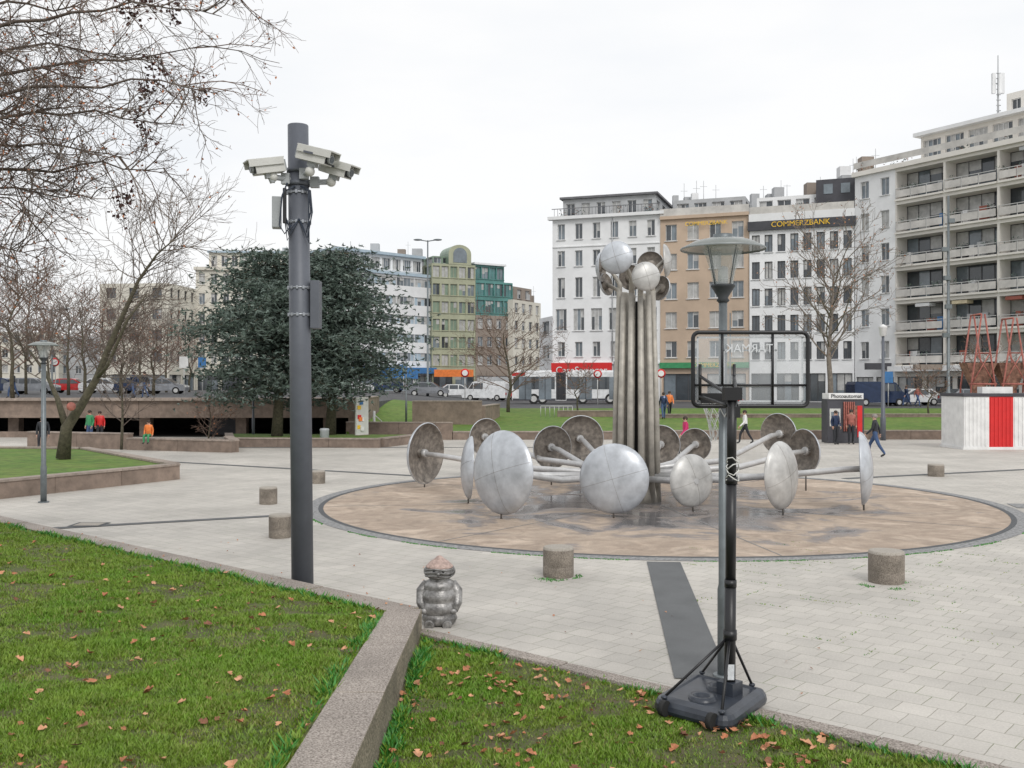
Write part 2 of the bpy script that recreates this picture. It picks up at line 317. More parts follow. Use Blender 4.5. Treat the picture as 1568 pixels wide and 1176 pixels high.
def slab(p0,p1,n,wd,zt0,zt1,zb,m,ms,n_seg=1,gap=.012):
    L=(p1-p0).length; d=(p1-p0)/L
    for k in range(n_seg):
        a=p0+d*(L*k/n_seg+ (gap/2)); b=p0+d*(L*(k+1)/n_seg-(gap/2))
        za=zt0+(zt1-zt0)*k/n_seg; zbb=zt0+(zt1-zt0)*(k+1)/n_seg
        jt=rnd.uniform(-.004,.004); za+=jt; zbb+=jt+rnd.uniform(-.003,.003)
        q=[a,b,b+n*wd,a+n*wd]; zt=[za,zbb,zbb,za]
        T=[(p.x,p.y,z) for p,z in zip(q,zt)]; B=[(p.x,p.y,zb) for p in q]
        i=len(mb.v); mb.v.extend(T+B)
        for fct,mm in(((0,1,2,3),m),((0,4,5,1),ms),((1,5,6,2),ms),((2,6,7,3),ms),((3,7,4,0),ms)):
            mb.f.append(tuple(i+t for t in fct)); mb.m.append(mm); mb.sm.append(False)
slab(LP+LD*.02,LP+LD*26,LN,.38,.31,.31,-.02,'coping','wallconc',14)
slab(Vector((-1.08,11.93,0)),Vector((-1.02,1,0)),Vector((-1,0,0)),.43,.312,.69,-.02,'coping','wallconc',6,.008)
mb.build('bed_retaining_wall',bevel=.012)
mb=MB()
slab(LP-LD*.06+LN*.0,LP-LD*20,LN,.2,.07,.07,-.02,'coping','coping',18)
mb.build('bed_kerb',bevel=.01)
def blades(name,n,sampler,zf,hh,mk,seed,wd=.006):
    R=np.random.default_rng(seed); pts=[]
    while len(pts)<n:
        x,y=sampler(R)
        if x is None: continue
        g=noise.noise(Vector((x*.9,y*.9,1)))+.6*noise.noise(Vector((x*3,y*3,9)))
        if g<-.16 and R.random()<.72: continue
        hs=1+.5*noise.noise(Vector((x*2.2,y*2.2,31)))+ (0 if g>-.1 else -.3)
        pts.append((x,y,zf(x,y),hs,g))
    P=np.array(pts); n=len(P); a=R.random(n)*6.283; h=hh*(.4+.9*R.random(n))*P[:,3]; ln=h*(.4+.9*R.random(n)); b=R.random(n)*6.283
    w_=wd*(.7+.8*R.random(n))*(1+P[:,1]*.05)
    V=np.zeros((n,3,3)); dx=np.cos(a)*w_; dy=np.sin(a)*w_; Q=P[:,:3]
    V[:,0]=Q+np.stack([dx,dy,-.01+0*dx],1); V[:,1]=Q-np.stack([dx,dy,.01+0*dx],1); V[:,2]=Q+np.stack([np.cos(b)*ln,np.sin(b)*ln,h],1)
    me=bpy.data.meshes.new(name); me.vertices.add(n*3); me.vertices.foreach_set('co',V.ravel()); me.loops.add(n*3); me.loops.foreach_set('vertex_index',np.arange(n*3)); me.polygons.add(n); me.polygons.foreach_set('loop_start',np.arange(n)*3)
    for k in mk: me.materials.append(MATS[k])
    me.polygons.foreach_set('material_index',(R.random(n)<np.clip(.38-P[:,4]*.6,.12,.8)).astype(int) if len(mk)>1 else np.zeros(n,int))
    me.update(calc_edges=True); ob=bpy.data.objects.new(name,me); scene.collection.objects.link(ob)
def sL(R):
    y=5.2+14.5*R.random()**1.5; x=-1.5-R.random()*(.53*y-1.3)
    return (x,y) if ldist(x,y)>.4 and x<-1.5 else (None,None)
def sR(R):
    y=5.5+6.6*R.random(); x=-1.05+R.random()*6.5
    return (x,y) if ldist(x,y)>.21 and x<.55*y+.5 else (None,None)
blades('grass',220000,sL,zl,.038,('blade','blade2'),1)
blades('grass',105000,sR,zr,.034,('blade','blade2'),2)
def sE(R):
    t=R.random()
    if t<.35: y=5.5+6.3*R.random(); return (-1.03+abs(R.normal())*.06,y)
    if t<.6: 
        q=LP+LD*(R.random()*12)+LN*(.4+abs(R.normal())*.07); return (q.x,q.y) if q.x<-1.5 else (None,None)
    if t<.8: y=5.5+6*R.random(); return (-1.52-abs(R.normal())*.06,y) if ldist(-1.6,y)>.42 else (None,None)
    q=LP-LD*(R.random()*8)+LN*(.21+abs(R.normal())*.05); return (q.x,q.y)
blades('weeds',7000,sE,lambda x,y: zl(x,y) if x<-1.4 else zr(x,y),.075,('weed','blade'),5,.009)
mb=MB()
def leaf(x,y,z,s):
    a=rnd.random()*6.28; R=Matrix.Rotation(a,3,'Z')@Matrix.Rotation(rnd.uniform(-.5,.5),3,'X')@Matrix.Rotation(rnd.uniform(-.5,.5),3,'Y')
    c=rnd.uniform(.05,.45); o=Vector((x,y,z+s*.2)); k=rnd.choice(['leafA','leafA','leafB','leafB','leafC'])
    sp=[Vector((0,-.6,0)),Vector((.0,0,-c*.3)),Vector((0,.6,.1))]
    Lf=[Vector((-.35,-.35,c*.6)),Vector((-.58,.05,c)),Vector((-.2,.25,c*.4)),Vector((-.35,.5,c*.6))]; Rt=[Vector((v.x*-1,v.y*rnd.uniform(.8,1.1),v.z*.8)) for v in Lf]
    T=lambda v:o+R@v*s
    for S in(Lf,Rt):
        mb.face([T(sp[0]),T(sp[1]),T(S[1]),T(S[0])],k); mb.face([T(sp[1]),T(S[2]),T(S[1])],k); mb.face([T(sp[1]),T(sp[2]),T(S[3]),T(S[2])],k)
RR=np.random.default_rng(11); c=0
while c<420:
    x,y=sR(RR)
    if x is None or y<6: continue
    if noise.noise(Vector((x*.8,y*.8,20)))<-.05 and RR.random()<.7: continue
    s=rnd.uniform(.03,.05) if rnd.random()<.55 else rnd.uniform(.055,.085)
    leaf(x,y,zr(x,y)+.02,s); c+=1
c=0
while c<230:
    x,y=sL(RR)
    if x is None: continue
    s=rnd.uniform(.03,.05) if rnd.random()<.5 else rnd.uniform(.055,.085)
    leaf(x,y,zl(x,y)+.028,s); c+=1
for _ in range(60):
    q=LP-LD*rnd.uniform(-8,8)-LN*rnd.uniform(.03,3.5); leaf(q.x,q.y,.012,rnd.uniform(.015,.035))
for _ in range(40):
    q=LP+LD*rnd.uniform(0,10)+LN*rnd.uniform(.05,.35); leaf(q.x,q.y,.315,rnd.uniform(.02,.03))
mb.build('fallen_leaves')
# ---------------------------------------------------------------- planters mid-left
mb=MB()
def wallseg(a,b,z0,z1,th=.35,m='brownconc',mt='browncop',cop=.06):
    a=Vector((*a,0)); b=Vector((*b,0)); d=(b-a); L=d.length; ang=math.atan2(d.y,d.x); c=(a+b)/2
    k=max(1,int(L/2.2)); u=d/L
    for i in range(k):
        q=a+u*(L*(i+.5)/k); mb.box((q.x,q.y,(z0+z1-cop)/2),(L/k-.015,th+rnd.uniform(-.006,.006),z1-cop-z0),m,ang); mb.box((q.x,q.y,z1-cop/2+.001),(L/k-.012,th+.06,cop),mt,ang)
wallseg((-18,17.6),(-10.6,31.4),-.02,.5); wallseg((-10.75,31.6),(-17,39.5),-.02,.5)
wallseg((-17,39.3),(-34,42),-.02,.5)
mb.face([(-18.2,17.8,.43),(-10.8,31.4,.43),(-17,39.3,.43),(-40,44,.43),(-60,20,.43)],'bankgrass')
mb.build('planter_bed')
mb=MB()
wallseg((-17.5,45.5),(-12.2,43.6),-.02,.55); wallseg((-12.2,43.8),(-13.4,47),-.02,.55); wallseg((-23,47.5),(-17.5,45.7),-.02,.75)
wallseg((-13.5,47.5),(-6.2,46.9),-.02,.45); wallseg((-6.2,47.1),(-4.6,51.5),-.02,.45); wallseg((-13.5,47.7),(-14.8,52),-.02,.45)
mb.face([(-13.5,47.5,.38),(-6.2,47,.38),(-4.6,51.5,.38),(-14.8,52.5,.38)],'bankgrass')
mb.face([(-17.5,45.6,.42),(-12.3,43.8,.42),(-13.4,47,.42),(-17.6,48,.42)],'brownconc')
mb.build('terrace_planter')
mb=MB()
for k in range(14): mb.box((-65+k*4.0+2,61,1.6),(3.98,10-(k%2)*.006,1.0),'brownconc')
mb.box((-37,55.92,2.13),(56.1,.3,.14),'browncop')
mb.box((-37,56.2,.15),(22,.3,.34),'brownconc')
for x in (-60,-52,-44,-36,-28.5,-21,-15.5,-10.5): mb.box((x,57.2,.55),(.6,.6,1.1),'brownconc')
mb.box((-37,65.7,.55),(56,.2,1.12),'shade_dark'); mb.box((-37,61,.02),(55.6,9,.02),'shade_dark')  # back wall and floor sheet coloured near-black to paint the underpass shade
mb.box((-17,58.5,.5),(1.6,.2,1.0),'w_dark')
mb.build('underpass_terrace')
mb=MB()
wallseg((-9.0,56),(-9.0,66),-.02,2.2,.4)
wallseg((-9,54.2),(-3.2,53.6),-.02,.95); wallseg((-3.2,53.7),(6.5,54.0),-.02,.45); wallseg((-6,60),(-1.8,60),-.02,2.0,.4); wallseg((-1.8,60),(-1.0,66),-.02,1.7,.4)
wallseg((8.0,54),(60,54),-.02,.5); wallseg((9,65),(60,67),.3,1.05,.3); wallseg((3,66),(7,66),.3,1.25,.3)
mb.build('plaza_edge_wall')
# ---------------------------------------------------------------- fountain sculpture
fs=empty('fountain_sculpture'); PX,PY=3.18,25.5
mb=MB(); mb2=MB()
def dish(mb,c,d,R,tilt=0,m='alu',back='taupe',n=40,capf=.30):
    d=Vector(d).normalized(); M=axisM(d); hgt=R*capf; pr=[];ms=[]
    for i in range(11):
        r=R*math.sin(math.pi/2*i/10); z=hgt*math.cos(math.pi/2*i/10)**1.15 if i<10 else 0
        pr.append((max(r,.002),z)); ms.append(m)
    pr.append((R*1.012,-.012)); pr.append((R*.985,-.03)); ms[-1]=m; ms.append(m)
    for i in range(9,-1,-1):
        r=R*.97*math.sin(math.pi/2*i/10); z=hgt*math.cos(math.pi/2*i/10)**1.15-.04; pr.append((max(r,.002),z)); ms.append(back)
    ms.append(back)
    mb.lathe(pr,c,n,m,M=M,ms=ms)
    mb.lathe([(.001,hgt-.14),(.12,hgt-.14),(.14,hgt-.03)],c,14,'taupe',M=M)
    for a in (0,math.pi/2):   # welded seams following the cap
        pts=[]
        for i in range(-9,10):
            t=math.pi/2*i/10; r=R*math.sin(t); z=hgt*math.cos(t)**1.15+.001
            pts.append(Vector(c)+M@Vector((r*math.cos(a+.3),r*math.sin(a+.3),z)))
        mb.tube(pts,.003,4,'taupe',cap=False)
low=[(648,28.9,.89,.99,'alu'),(714,25,.79,.9,'alu'),(765,22.1,.93,1.03,'alu'),(939,22.2,.78,.88,'alu'),(1063,23.4,.62,.72,'alu2'),(1202,22.8,.78,.9,'alu2'),(1326,23.6,.87,1.0,'alu'),
(843,29.6,.64,1.12,'alu'),(888,31.5,.74,1.27,'alu'),(741,32,.6,1.3,'alu'),(1195,30,.62,1.5,'alu'),(1236,28,.62,1.12,'alu'),(1066,30.5,.5,1.15,'alu'),(1012,30.5,.6,1.15,'alu')]
for (px,d,R,z,m) in low:
    x=W(px,d); dv=Vector((x-PX,d-PY,0)).normalized()
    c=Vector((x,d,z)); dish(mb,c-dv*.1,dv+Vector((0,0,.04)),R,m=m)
    s=Vector((PX,PY,0))+dv*.35; 
    h0=.62+.25*(z-.8)
    mid=s.lerp(c,.55); 
    mb2.tube([(s.x,s.y,h0),(mid.x,mid.y,h0+.05),(c.x-dv.x*.5,c.y-dv.y*.5,z-.04),(c.x+dv.x*.1,c.y+dv.y*.1,z)],[.085,.08,.075,.07],12,'armw')
    mb2.tube([c+dv*.0,c-dv*.12],[.13,.11],12,'armw')
    f=c+dv*(-.05); mb2.tube([(f.x,f.y,z-R*.8),(f.x,f.y,.0)],.022,6,'seam')
mb.build('dishes',fs); mb2.tube([(PX,PY,0),(PX,PY,.55)],[.6,.5],24,'tubeb'); mb2.build('arms',fs)
mb=MB(); mb2=MB()
top=[(944,24.55,6.12,.41,(-.35,-1,.05),'alu'),(989,24.6,5.66,.36,(.15,-1,0),'alu2'),(1019,25.4,6.15,.42,(1,-.22,.05),'alu2'),(921,25.7,6.02,.38,(-1,.35,0),'alu'),(996,26.3,6.15,.36,(.3,1,0),'alu'),(928,26,5.6,.3,(-.8,.6,-.2),'alu'),(1011,26,5.5,.33,(.8,.7,-.2),'alu'),(966,26.2,5.8,.34,(-.2,1,0),'alu')]
tubes=[]
for i in range(12):
    a=2*math.pi*i/12+.13; tubes.append((.52*math.cos(a),.46*math.sin(a)))
for i in range(5):
    a=2*math.pi*i/5+.4; tubes.append((.24*math.cos(a),.22*math.sin(a)))
used=set()
for (px,d,z,R,dv,m) in top:
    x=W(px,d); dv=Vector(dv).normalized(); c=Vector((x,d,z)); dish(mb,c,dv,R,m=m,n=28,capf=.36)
    bi=min([i for i in range(len(tubes)) if i not in used],key=lambda i:(PX+tubes[i][0]-x)**2+(PY+tubes[i][1]-d)**2); used.add(bi)
    tx,ty=PX+tubes[bi][0]*.84,PY+tubes[bi][1]*.84
    mb2.tube([(tx,ty,5.0),(tx,ty,z-.45),(tx*.6+x*.4,ty*.6+d*.4,z-.15),(c-dv*.02)],[.07,.065,.05,.05],10,'tubeb')
for i,(a,b) in enumerate(tubes):
    hz=5.35+.12*math.sin(i*2.3)-(0 if i<12 else .1)
    mb2.tube([(PX+a*1.08,PY+b*1.08,0),(PX+a*1.0,PY+b*1.0,2.4),(PX+a*.84,PY+b*.84,hz)],[.088,.082,.07],14,'tubeb')
mb.build('top_dishes',fs); mb2.build('column_tubes',fs)
mb=MB(); mb.tube([(PX,PY,0),(PX,PY,5.1)],[.3,.2],12,'shade_dark'); mb.build('gap_shade_core',fs)  # black cylinder added inside the column to paint shade between the tubes
# ---------------------------------------------------------------- stone bollards
for i,(px,py,wd,ht) in enumerate([(411,773,27,28),(487,741,22,21),(429,825,34,38),(855,886,47,49),(1357,895,53,52),(1433,730,24,20)]):
    d=4572/(py-588)+.2; r=wd*d/F/2; h=ht*d/F*.93
    mb=MB(); mb.lathe([(r*.97,-.01),(r,.03),(r,h*.35),(r*.995,h*.36),(r,h*.37),(r,h-.04),(r*.98,h-.012),(r*.93,h)],(W(px,d),d,0),36,'granite',ms=['granite']*5+['granite_top']*2)
    mb.lathe([(r*.93,h),(r*.5,h+.004),(.001,h+.004)],(W(px,d),d,0),36,'granite_top'); mb.build('stone_bollard')
mb=MB()
for _ in range(420):
    c=rnd.choice([(W(1357,14.9),14.9,.31),(W(855,15.5),15.5,.27)]); a=rnd.uniform(-3.14,.3); r=c[2]+abs(rnd.gauss(0,.07))
    x=c[0]+r*math.cos(a); y=c[1]+r*math.sin(a); h=rnd.uniform(.01,.04); b=rnd.random()*6.28
    if noise.noise(Vector((x*3,y*3,0)))<.02: continue
    mb.face([(x-.008,y,0),(x+.008,y,0),(x+.03*math.cos(b),y+.03*math.sin(b),h)],'weed')
JA=math.radians(-40); ja=Vector((math.cos(JA),math.sin(JA),0)); jb=Vector((-ja.y,ja.x,0))
for _ in range(60): # tufts along paving joints
    c=Vector((rnd.uniform(2.5,9),rnd.uniform(11,19),0)); dd=ja if rnd.random()<.7 else jb
    for __ in range(rnd.randint(6,22)):
        p=c+dd*rnd.gauss(0,.16)+Vector((rnd.gauss(0,.01),rnd.gauss(0,.01),0)); h=rnd.uniform(.006,.022); mb.face([(p.x-.007,p.y,0),(p.x+.007,p.y,0),(p.x+rnd.uniform(-.02,.02),p.y+rnd.uniform(-.02,.02),h)],rnd.choice(['weed','blade','blade2']))
for _ in range(2600):
    a=rnd.uniform(3.3,6.1); r=BR+.42+abs(rnd.gauss(0,.03)); x=BX+r*math.cos(a); y=BY+r*math.sin(a); h=rnd.uniform(.005,.03)
    if noise.noise(Vector((x,y,0)))<.0: continue
    mb.face([(x-.01,y,0),(x+.01,y,0),(x+rnd.uniform(-.02,.02),y,h)],'weed')
mb.build('paving_weeds')
# ---------------------------------------------------------------- CCTV pole
cp=empty('surveillance_camera_pole'); d0=14.2
bx=W(463.5,d0); txp=W(456.5,d0); ztop=Z(193,d0)
def pc(z): t=z/ztop; return Vector((bx+(txp-bx)*t,d0,z))
mb=MB(); mb.tube([pc(-.02),pc(ztop)],[.156,.146],36,'pole_grey'); 
mb.lathe([(.146,0),(.14,.012),(.001,.02)],pc(ztop),36,'pole_grey')
mb.tube([pc(0),pc(.05)],[.24,.24],24,'pole_grey'); mb.build('pole',cp)
mb=MB()
for py in (296,341,441,482): 
    z=Z(py,d0); mb.tube([pc(z-.012),pc(z+.012)],.157,36,'pole_band',cap=True)
    for a in range(0,360,30):
        q=pc(z)+Vector((math.cos(math.radians(a))*.158,math.sin(math.radians(a))*.158,0)); mb.box(q,(.03,.03,.045),'pole_band',math.radians(a))
for py,r in ((262,.166),(282,.166)): z=Z(py,d0); mb.tube([pc(z-.03),pc(z+.03)],r,36,'pole_grey')
mb.build('bands',cp)
mb=MB()
def cctv(c,yaw,pitch,L=.42):
    R=Matrix.Rotation(yaw,3,'Z')@Matrix.Rotation(pitch,3,'Y'); c=Vector(c)
    q=lambda x,y,z:c+R@Vector((x,y,z))
    mb.box(c,(L,.2,.18),'cam_white',M=R); mb.box(q(.05,0,.105),(L+.1,.24,.02),'cam_white',M=R); mb.box(q(.05,.12,.06),(L+.08,.012,.1),'cam_white',M=R); mb.box(q(.05,-.12,.06),(L+.08,.012,.1),'cam_white',M=R)
    mb.box(q(L/2+.004,0,-.005),(.012,.165,.14),'black',M=R); mb.tube([q(L/2,0,0),q(L/2+.05,0,0)],.06,16,'cam_grey'); mb.tube([q(L/2+.05,0,0),q(L/2+.056,0,0)],.048,16,'g_dark')
    mb.box(q(0,0,-.12),(.14,.08,.07),'cam_grey',M=R); mb.tube([q(0,0,-.14),q(-.02,0,-.22)],.04,12,'cam_grey')
    mb.box(q(-L/2-.01,0,0),(.03,.17,.15),'cam_grey',M=R)
    mb.box(q(-.03,-.128,.02),(.16,.004,.03),'pole_grey',M=R)
    return q(-.02,0,-.22)
a1=cctv(PV(411,256,13.9),math.radians(210),math.radians(12)); a2=cctv(PV(482,239,13.85),math.radians(-22),math.radians(16),.48); a3=cctv(PV(515,259,14.1),math.radians(-24),math.radians(18),.44)
mb.build('cameras',cp,bevel=.008)
mb=MB()
for a,z in((a1,Z(277,d0)),(a2,Z(270,d0)),(a3,Z(280,d0))):
    p=pc(z); mb.tube([a,(a.x,a.y,z),p],[.03,.04,.04],12,'cam_grey')
    m_=p.lerp(Vector((a.x,a.y,z)),.5); mb.box(m_,(.12,.1,.15),'cam_grey')
    mb.ell((a.x,a.y,z),(.07,.07,.07),'cam_white')
mb.build('brackets',cp)
mb=MB(); mb.box(PV(424,326,14.15),(.13,.2,.44),'cam_grey',.2); mb.box(PV(484,467,14.2),(.13,.22,.68),'pole_grey'); mb.box(PV(436,315,14.02),(.05,.04,.5),'black'); mb.build('junction_boxes',cp,bevel=.01)
mb=MB()
for k in range(6):
    o=rnd.uniform(-.04,.04); f=d0-.165
    side=1 if k%2 else -1
    pts=[PV(456+side*4,285,f),PV(456+side*18+o*50,292,f),PV(456+side*20+o*80,325,f),PV(456+side*(12+k),352+4*k,f),PV(458,335,f)]
    mb.tube(pts,.011,6,'cable')
mb.tube([PV(440,280,14.02),PV(432,300,14.0),PV(428,345,14.0),PV(436,358,14.0),PV(446,345,14.03)],.012,6,'cable')
mb.build('cables',cp)
# ---------------------------------------------------------------- street lamps (plaza type)
def plaza_lamp(x,y,z0,zt,sc=1.0,rp=.045):
    e=empty('street_lamp'); s=sc; mb=MB()
    h=zt-z0; zt=z0+h
    zc=zt-.70*s
    mb.tube([(x,y,z0-.02),(x,y,z0+.9),(x,y,z0+.95),(x,y,zc)],[rp*1.25,rp*1.25,rp,rp*.95],18,'lamp_metal'); mb.tube([(x,y,z0-.01),(x,y,z0+.03)],rp*2.2,18,'lamp_metal')
    mb.lathe([(rp,zc-.02),(rp*1.5,zc),(.05*s,zc+.03*s),(.11*s,zc+.13*s),(.125*s,zc+.15*s),(.12*s,zc+.165*s),(.001,zc+.165*s)],(x,y,0),24,'lamp_dark'); mb.build('post',e)
    mb=MB(); mb.lathe([(.10*s,zc+.165*s),(.125*s,zc+.3*s),(.205*s,zc+.54*s)],(x,y,0),28,'lampglass'); mb.build('glass',e)
    mb=MB(); zt2=zc+.55*s
    mb.lathe([(.43*s,zt2-.03*s),(.425*s,zt2-.01*s),(.3*s,zt2+.055*s),(.17*s,zt2+.085*s),(.001,zt2+.09*s)],(x,y,0),40,'hatglass')
    mb.lathe([(.43*s,zt2-.03*s),(.436*s,zt2-.02*s),(.425*s,zt2-.008*s)],(x,y,0),40,'lamp_hat')
    mb.lathe([(.001,zt2+.0*s),(.18*s,zt2+.0*s),(.19*s,zt2+.03*s)],(x,y,0),28,'cam_white'); mb.lathe([(.1*s,zt2+.09*s),(.1*s,zt2+.13*s),(.001,zt2+.14*s)],(x,y,0),24,'lamp_metal'); mb.build('hat',e)
    mb=MB(); mb.lathe([(.001,zc+.165*s),(.05*s,zc+.17*s),(.05*s,zc+.34*s),(.001,zc+.36*s)],(x,y,0),14,'white')
    for a in range(4):
        t=a*math.pi/2+.5; mb.tube([(x+.105*s*math.cos(t),y+.105*s*math.sin(t),zc+.16*s),(x+.2*s*math.cos(t),y+.2*s*math.sin(t),zt2)],.006*s,6,'lamp_metal')
    mb.build('fitting',e)
plaza_lamp(W(1107,10.2),10.2,0,Z(356,10.2),1.0,.045)
plaza_lamp(W(67,25.2),25.2,0,Z(520,25.2),.85,.06)
# ---------------------------------------------------------------- basketball hoop
bh=empty('portable_basketball_hoop'); mb=MB()
Fp=Vector((1.84,8.42,0)); Lp=Vector((1.25,8.98,0)); Rp=Vector((2.40,9.25,0)); Bp=Lp+Rp-Fp
ux=(Rp-Fp); uy=(Lp-Fp)
def bq(u,v,z): p=Fp+ux*u+uy*v; return Vector((p.x,p.y,z))
def rr(inset,z,k=.14):
    pts=[]
    for (cu,cv,a0) in ((k,k,180),(1-k,k,270),(1-k,1-k,0),(k,1-k,90)):
        for t in range(5):
            a=math.radians(a0+t*22.5); pts.append(bq(cu+(k-inset)*math.cos(a),cv+(k-inset)*math.sin(a),z))
    return pts
lv=[rr(0,.06),rr(-.01,.09),rr(.0,.13),rr(.03,.165),rr(.11,.185),rr(.13,.17)]
for a,b in zip(lv[:-1],lv[1:]):
    for j in range(20): mb.face([a[j],a[(j+1)%20],b[(j+1)%20],b[j]],'blackpl',True)
mb.face(lv[-1],'blackpl')
for (u,v,r) in ((.3,.5,.13),(.66,.5,.11)):
    c=bq(u,v,.17); mb.lathe([(r,0),(r*.9,.035),(r*.55,.03),(r*.5,.005),(.001,.0)],c,24,'blackpl')
mb.build('base',bh)
mb=MB()
PT=Vector((W(1121,9.25),9.25,Z(598,9.25))); PB=Vector((W(1117,9.1),9.1,.17))
def prl(t): return PB.lerp(PT,t)
mb.tube([prl(0),prl(.36)],.052,20,'black'); mb.tube([prl(.36),prl(.70)],.048,20,'black'); mb.tube([prl(.7),prl(1)],.044,20,'black')
for t in(.36,.7): mb.tube([prl(t-.012),prl(t+.012)],.056,20,'black')
mb.box(prl(.02),(.17,.17,.12),'blackpl',.8); mb.build('pole',bh)
mb=MB(); mb.face([prl(.05)+Vector((-.03,-.056,0)),prl(.05)+Vector((.03,-.056,0)),prl(.1)+Vector((.03,-.055,0)),prl(.1)+Vector((-.03,-.055,0))],'label'); mb.build('sticker',bh)
mb=MB(); hub=prl(.19)
for t in ((.05,.85),(.95,.88),(.05,.12),(.93,.2)): 
    e=bq(t[0],t[1],.19); mb.tube([hub,e],.013,8,'black'); mb.ell(e,(.03,.03,.02),'blackpl')
mb.tube([hub-Vector((0,0,.04)),hub+Vector((0,0,.05))],.062,18,'black')
for q in(bq(-.03,.2,.12),bq(-.03,.8,.12)): mb.tube([q-uy.normalized()*.025,q+uy.normalized()*.025],.07,20,'tyre')
mb.build('struts',bh)
DB=9.95; x0,x1=W(1061,DB),W(1237,DB); z0,z1=Z(622,DB),Z(509,DB)
mb=MB()
def rrect(x0,x1,z0,z1,y,k,n=5):
    P=[]
    for cx,cz,a0 in((x1-k,z1-k,0),(x0+k,z1-k,90),(x0+k,z0+k,180),(x1-k,z0+k,270)):
        for t in range(n): a=math.radians(a0+90*t/(n-1)); P.append(Vector((cx+k*math.cos(a),y,cz+k*math.sin(a))))
    return P
P=rrect(x0,x1,z0,z1,DB,.06); mb.tube(P+[P[0]],.021,10,'black',cap=False)
zb=z0+.21
mb.tube([(x0,DB,zb),(x1,DB,zb)],.012,8,'black')
sx0,sx1=W(1106,DB),W(1183,DB)
mb.tube([(sx0,DB,z1),(sx0,DB,zb)],.013,8,'black'); mb.tube([(sx1,DB,z1),(sx1,DB,z0)],.014,8,'black')
mb.build('board_frame',bh)
mb=MB(); mb.face([(p.x,DB+.012,p.z) for p in P],'acryl'); mb.build('board_panel',bh)
mb=MB()
mx_=(x0+x1)/2
for a,b in(((mx_-.26,z0+.2),(mx_+.26,z0+.2)),((mx_-.26,z0+.56),(mx_+.26,z0+.56)),((mx_-.26,z0+.2),(mx_-.26,z0+.56)),((mx_+.26,z0+.2),(mx_+.26,z0+.56)),((x0+.05,z0+.05),(x1-.05,z0+.05)),((x0+.05,z1-.05),(x1-.05,z1-.05)),((x0+.05,z0+.05),(x0+.05,z1-.05)),((x1-.05,z0+.05),(x1-.05,z1-.05))):
    A=Vector((a[0],DB+.018,a[1])); B=Vector((b[0],DB+.018,b[1])); mb.box((A+B)/2,(abs(A.x-B.x)+.018,.002,abs(A.z-B.z)+.018),'label')
mb.build('shooter_square',bh)
text('TARMAK',(W(1147,DB),DB-.01,Z(534,DB)),.12,'label',mirror=True,parent=bh,ext=.003)
mb=MB()
hp=prl(1)
for s in(-1,1):
    for zz,dz in((hp.z-.02,z0+.3),(hp.z-.14,z0+.1)):
        mb.tube([(hp.x+s*.04,hp.y,zz),(hp.x+s*.06,hp.y+.1,zz+.01),(hp.x+s*.17,DB-.02,dz)],.016,8,'black')
    mb.tube([(hp.x+s*.17,DB-.02,z0+.42),(hp.x+s*.17,DB-.02,z0+.06)],.016,8,'black')
mb.box((hp.x,hp.y,hp.z-.03),(.16,.13,.12),'black'); mb.box((hp.x+.01,hp.y,hp.z-.2),(.11,.1,.1),'black')
mb.box((hp.x+.02,DB-.01,z0+.08),(.36,.03,.1),'black')
mb.build('board_mount',bh)
mb=MB(); rc=Vector((hp.x+.12,DB+.36,z0+.06)); n=28
rim=[rc+Vector((.215*math.cos(2*math.pi*i/n),.215*math.sin(2*math.pi*i/n),0)) for i in range(n+1)]
mb.tube(rim,.009,8,'red',cap=False); mb.tube([rc+Vector((-.12,-.18,0)),(rc.x-.1,DB,z0+.06)],.009,8,'red'); mb.tube([rc+Vector((.12,-.18,0)),(rc.x+.1,DB,z0+.06)],.009,8,'red')
mb.build('rim',bh)
mb=MB()
for i in range(12):
    for s in(-1,1):
        pts=[]
        for k in range(6):
            a=2*math.pi*(i+s*k*.5)/12; r=.21-.10*math.sin(min(1,k/5)*math.pi/2)+.0; pts.append(rc+Vector((r*math.cos(a),r*math.sin(a),-.085*k)))
        mb.tube(pts,.005,4,'white',cap=False)
mb.build('net',bh)
mb=MB()
for k in range(4):
    c=prl(.77-.02*k); pts=[c+Vector((.06*math.cos(a*.9+k),-.05+.05*math.sin(a*.9+k),.03*math.sin(a*1.7))) for a in range(8)]
    mb.tube(pts,.006,5,'cam_white')
mb.build('cords',bh)
# ---------------------------------------------------------------- silver garden figure
gf=empty('silver_garden_figure'); fx,fy=W(673,12.45),12.45; mb=MB()
prof=[(.001,0),(.15,0),(.2,.03),(.225,.08),(.2,.135),(.19,.145),(.225,.18),(.235,.23),(.205,.285),(.2,.295),(.225,.33),(.225,.39),(.195,.44),(.19,.45),(.2,.48),(.185,.53),(.13,.56),(.125,.57),(.16,.6),(.178,.65),(.172,.7),(.13,.755),(.06,.785),(.001,.79)]
mb.lathe(prof,(fx,fy,0),32,'silver')
for s in(-1,1):
    mb.tube([(fx+s*.15,fy,.52),(fx+s*.22,fy-.01,.42),(fx+s*.225,fy-.05,.28),(fx+s*.19,fy-.12,.2)],[.06,.07,.062,.05],12,'silver')
    mb.ell((fx+s*.18,fy-.15,.19),(.045,.035,.04),'silver'); mb.ell((fx+s*.175,fy+.01,.66),(.025,.035,.045),'silver')
    mb.tube([(fx+s*.1,fy-.12,.04),(fx+s*.11,fy-.23,.03)],[.07,.055],12,'silver'); mb.ell((fx+s*.055,fy-.158,.685),(.02,.015,.02),'black')
for zz,rr_ in((.62,.176),(.66,.182),(.70,.176)): mb.tube([(fx+rr_*math.cos(a/20*6.283),fy+rr_*math.sin(a/20*6.283),zz+.01*math.sin(a)) for a in range(21)],.012,6,'silver',cap=False)
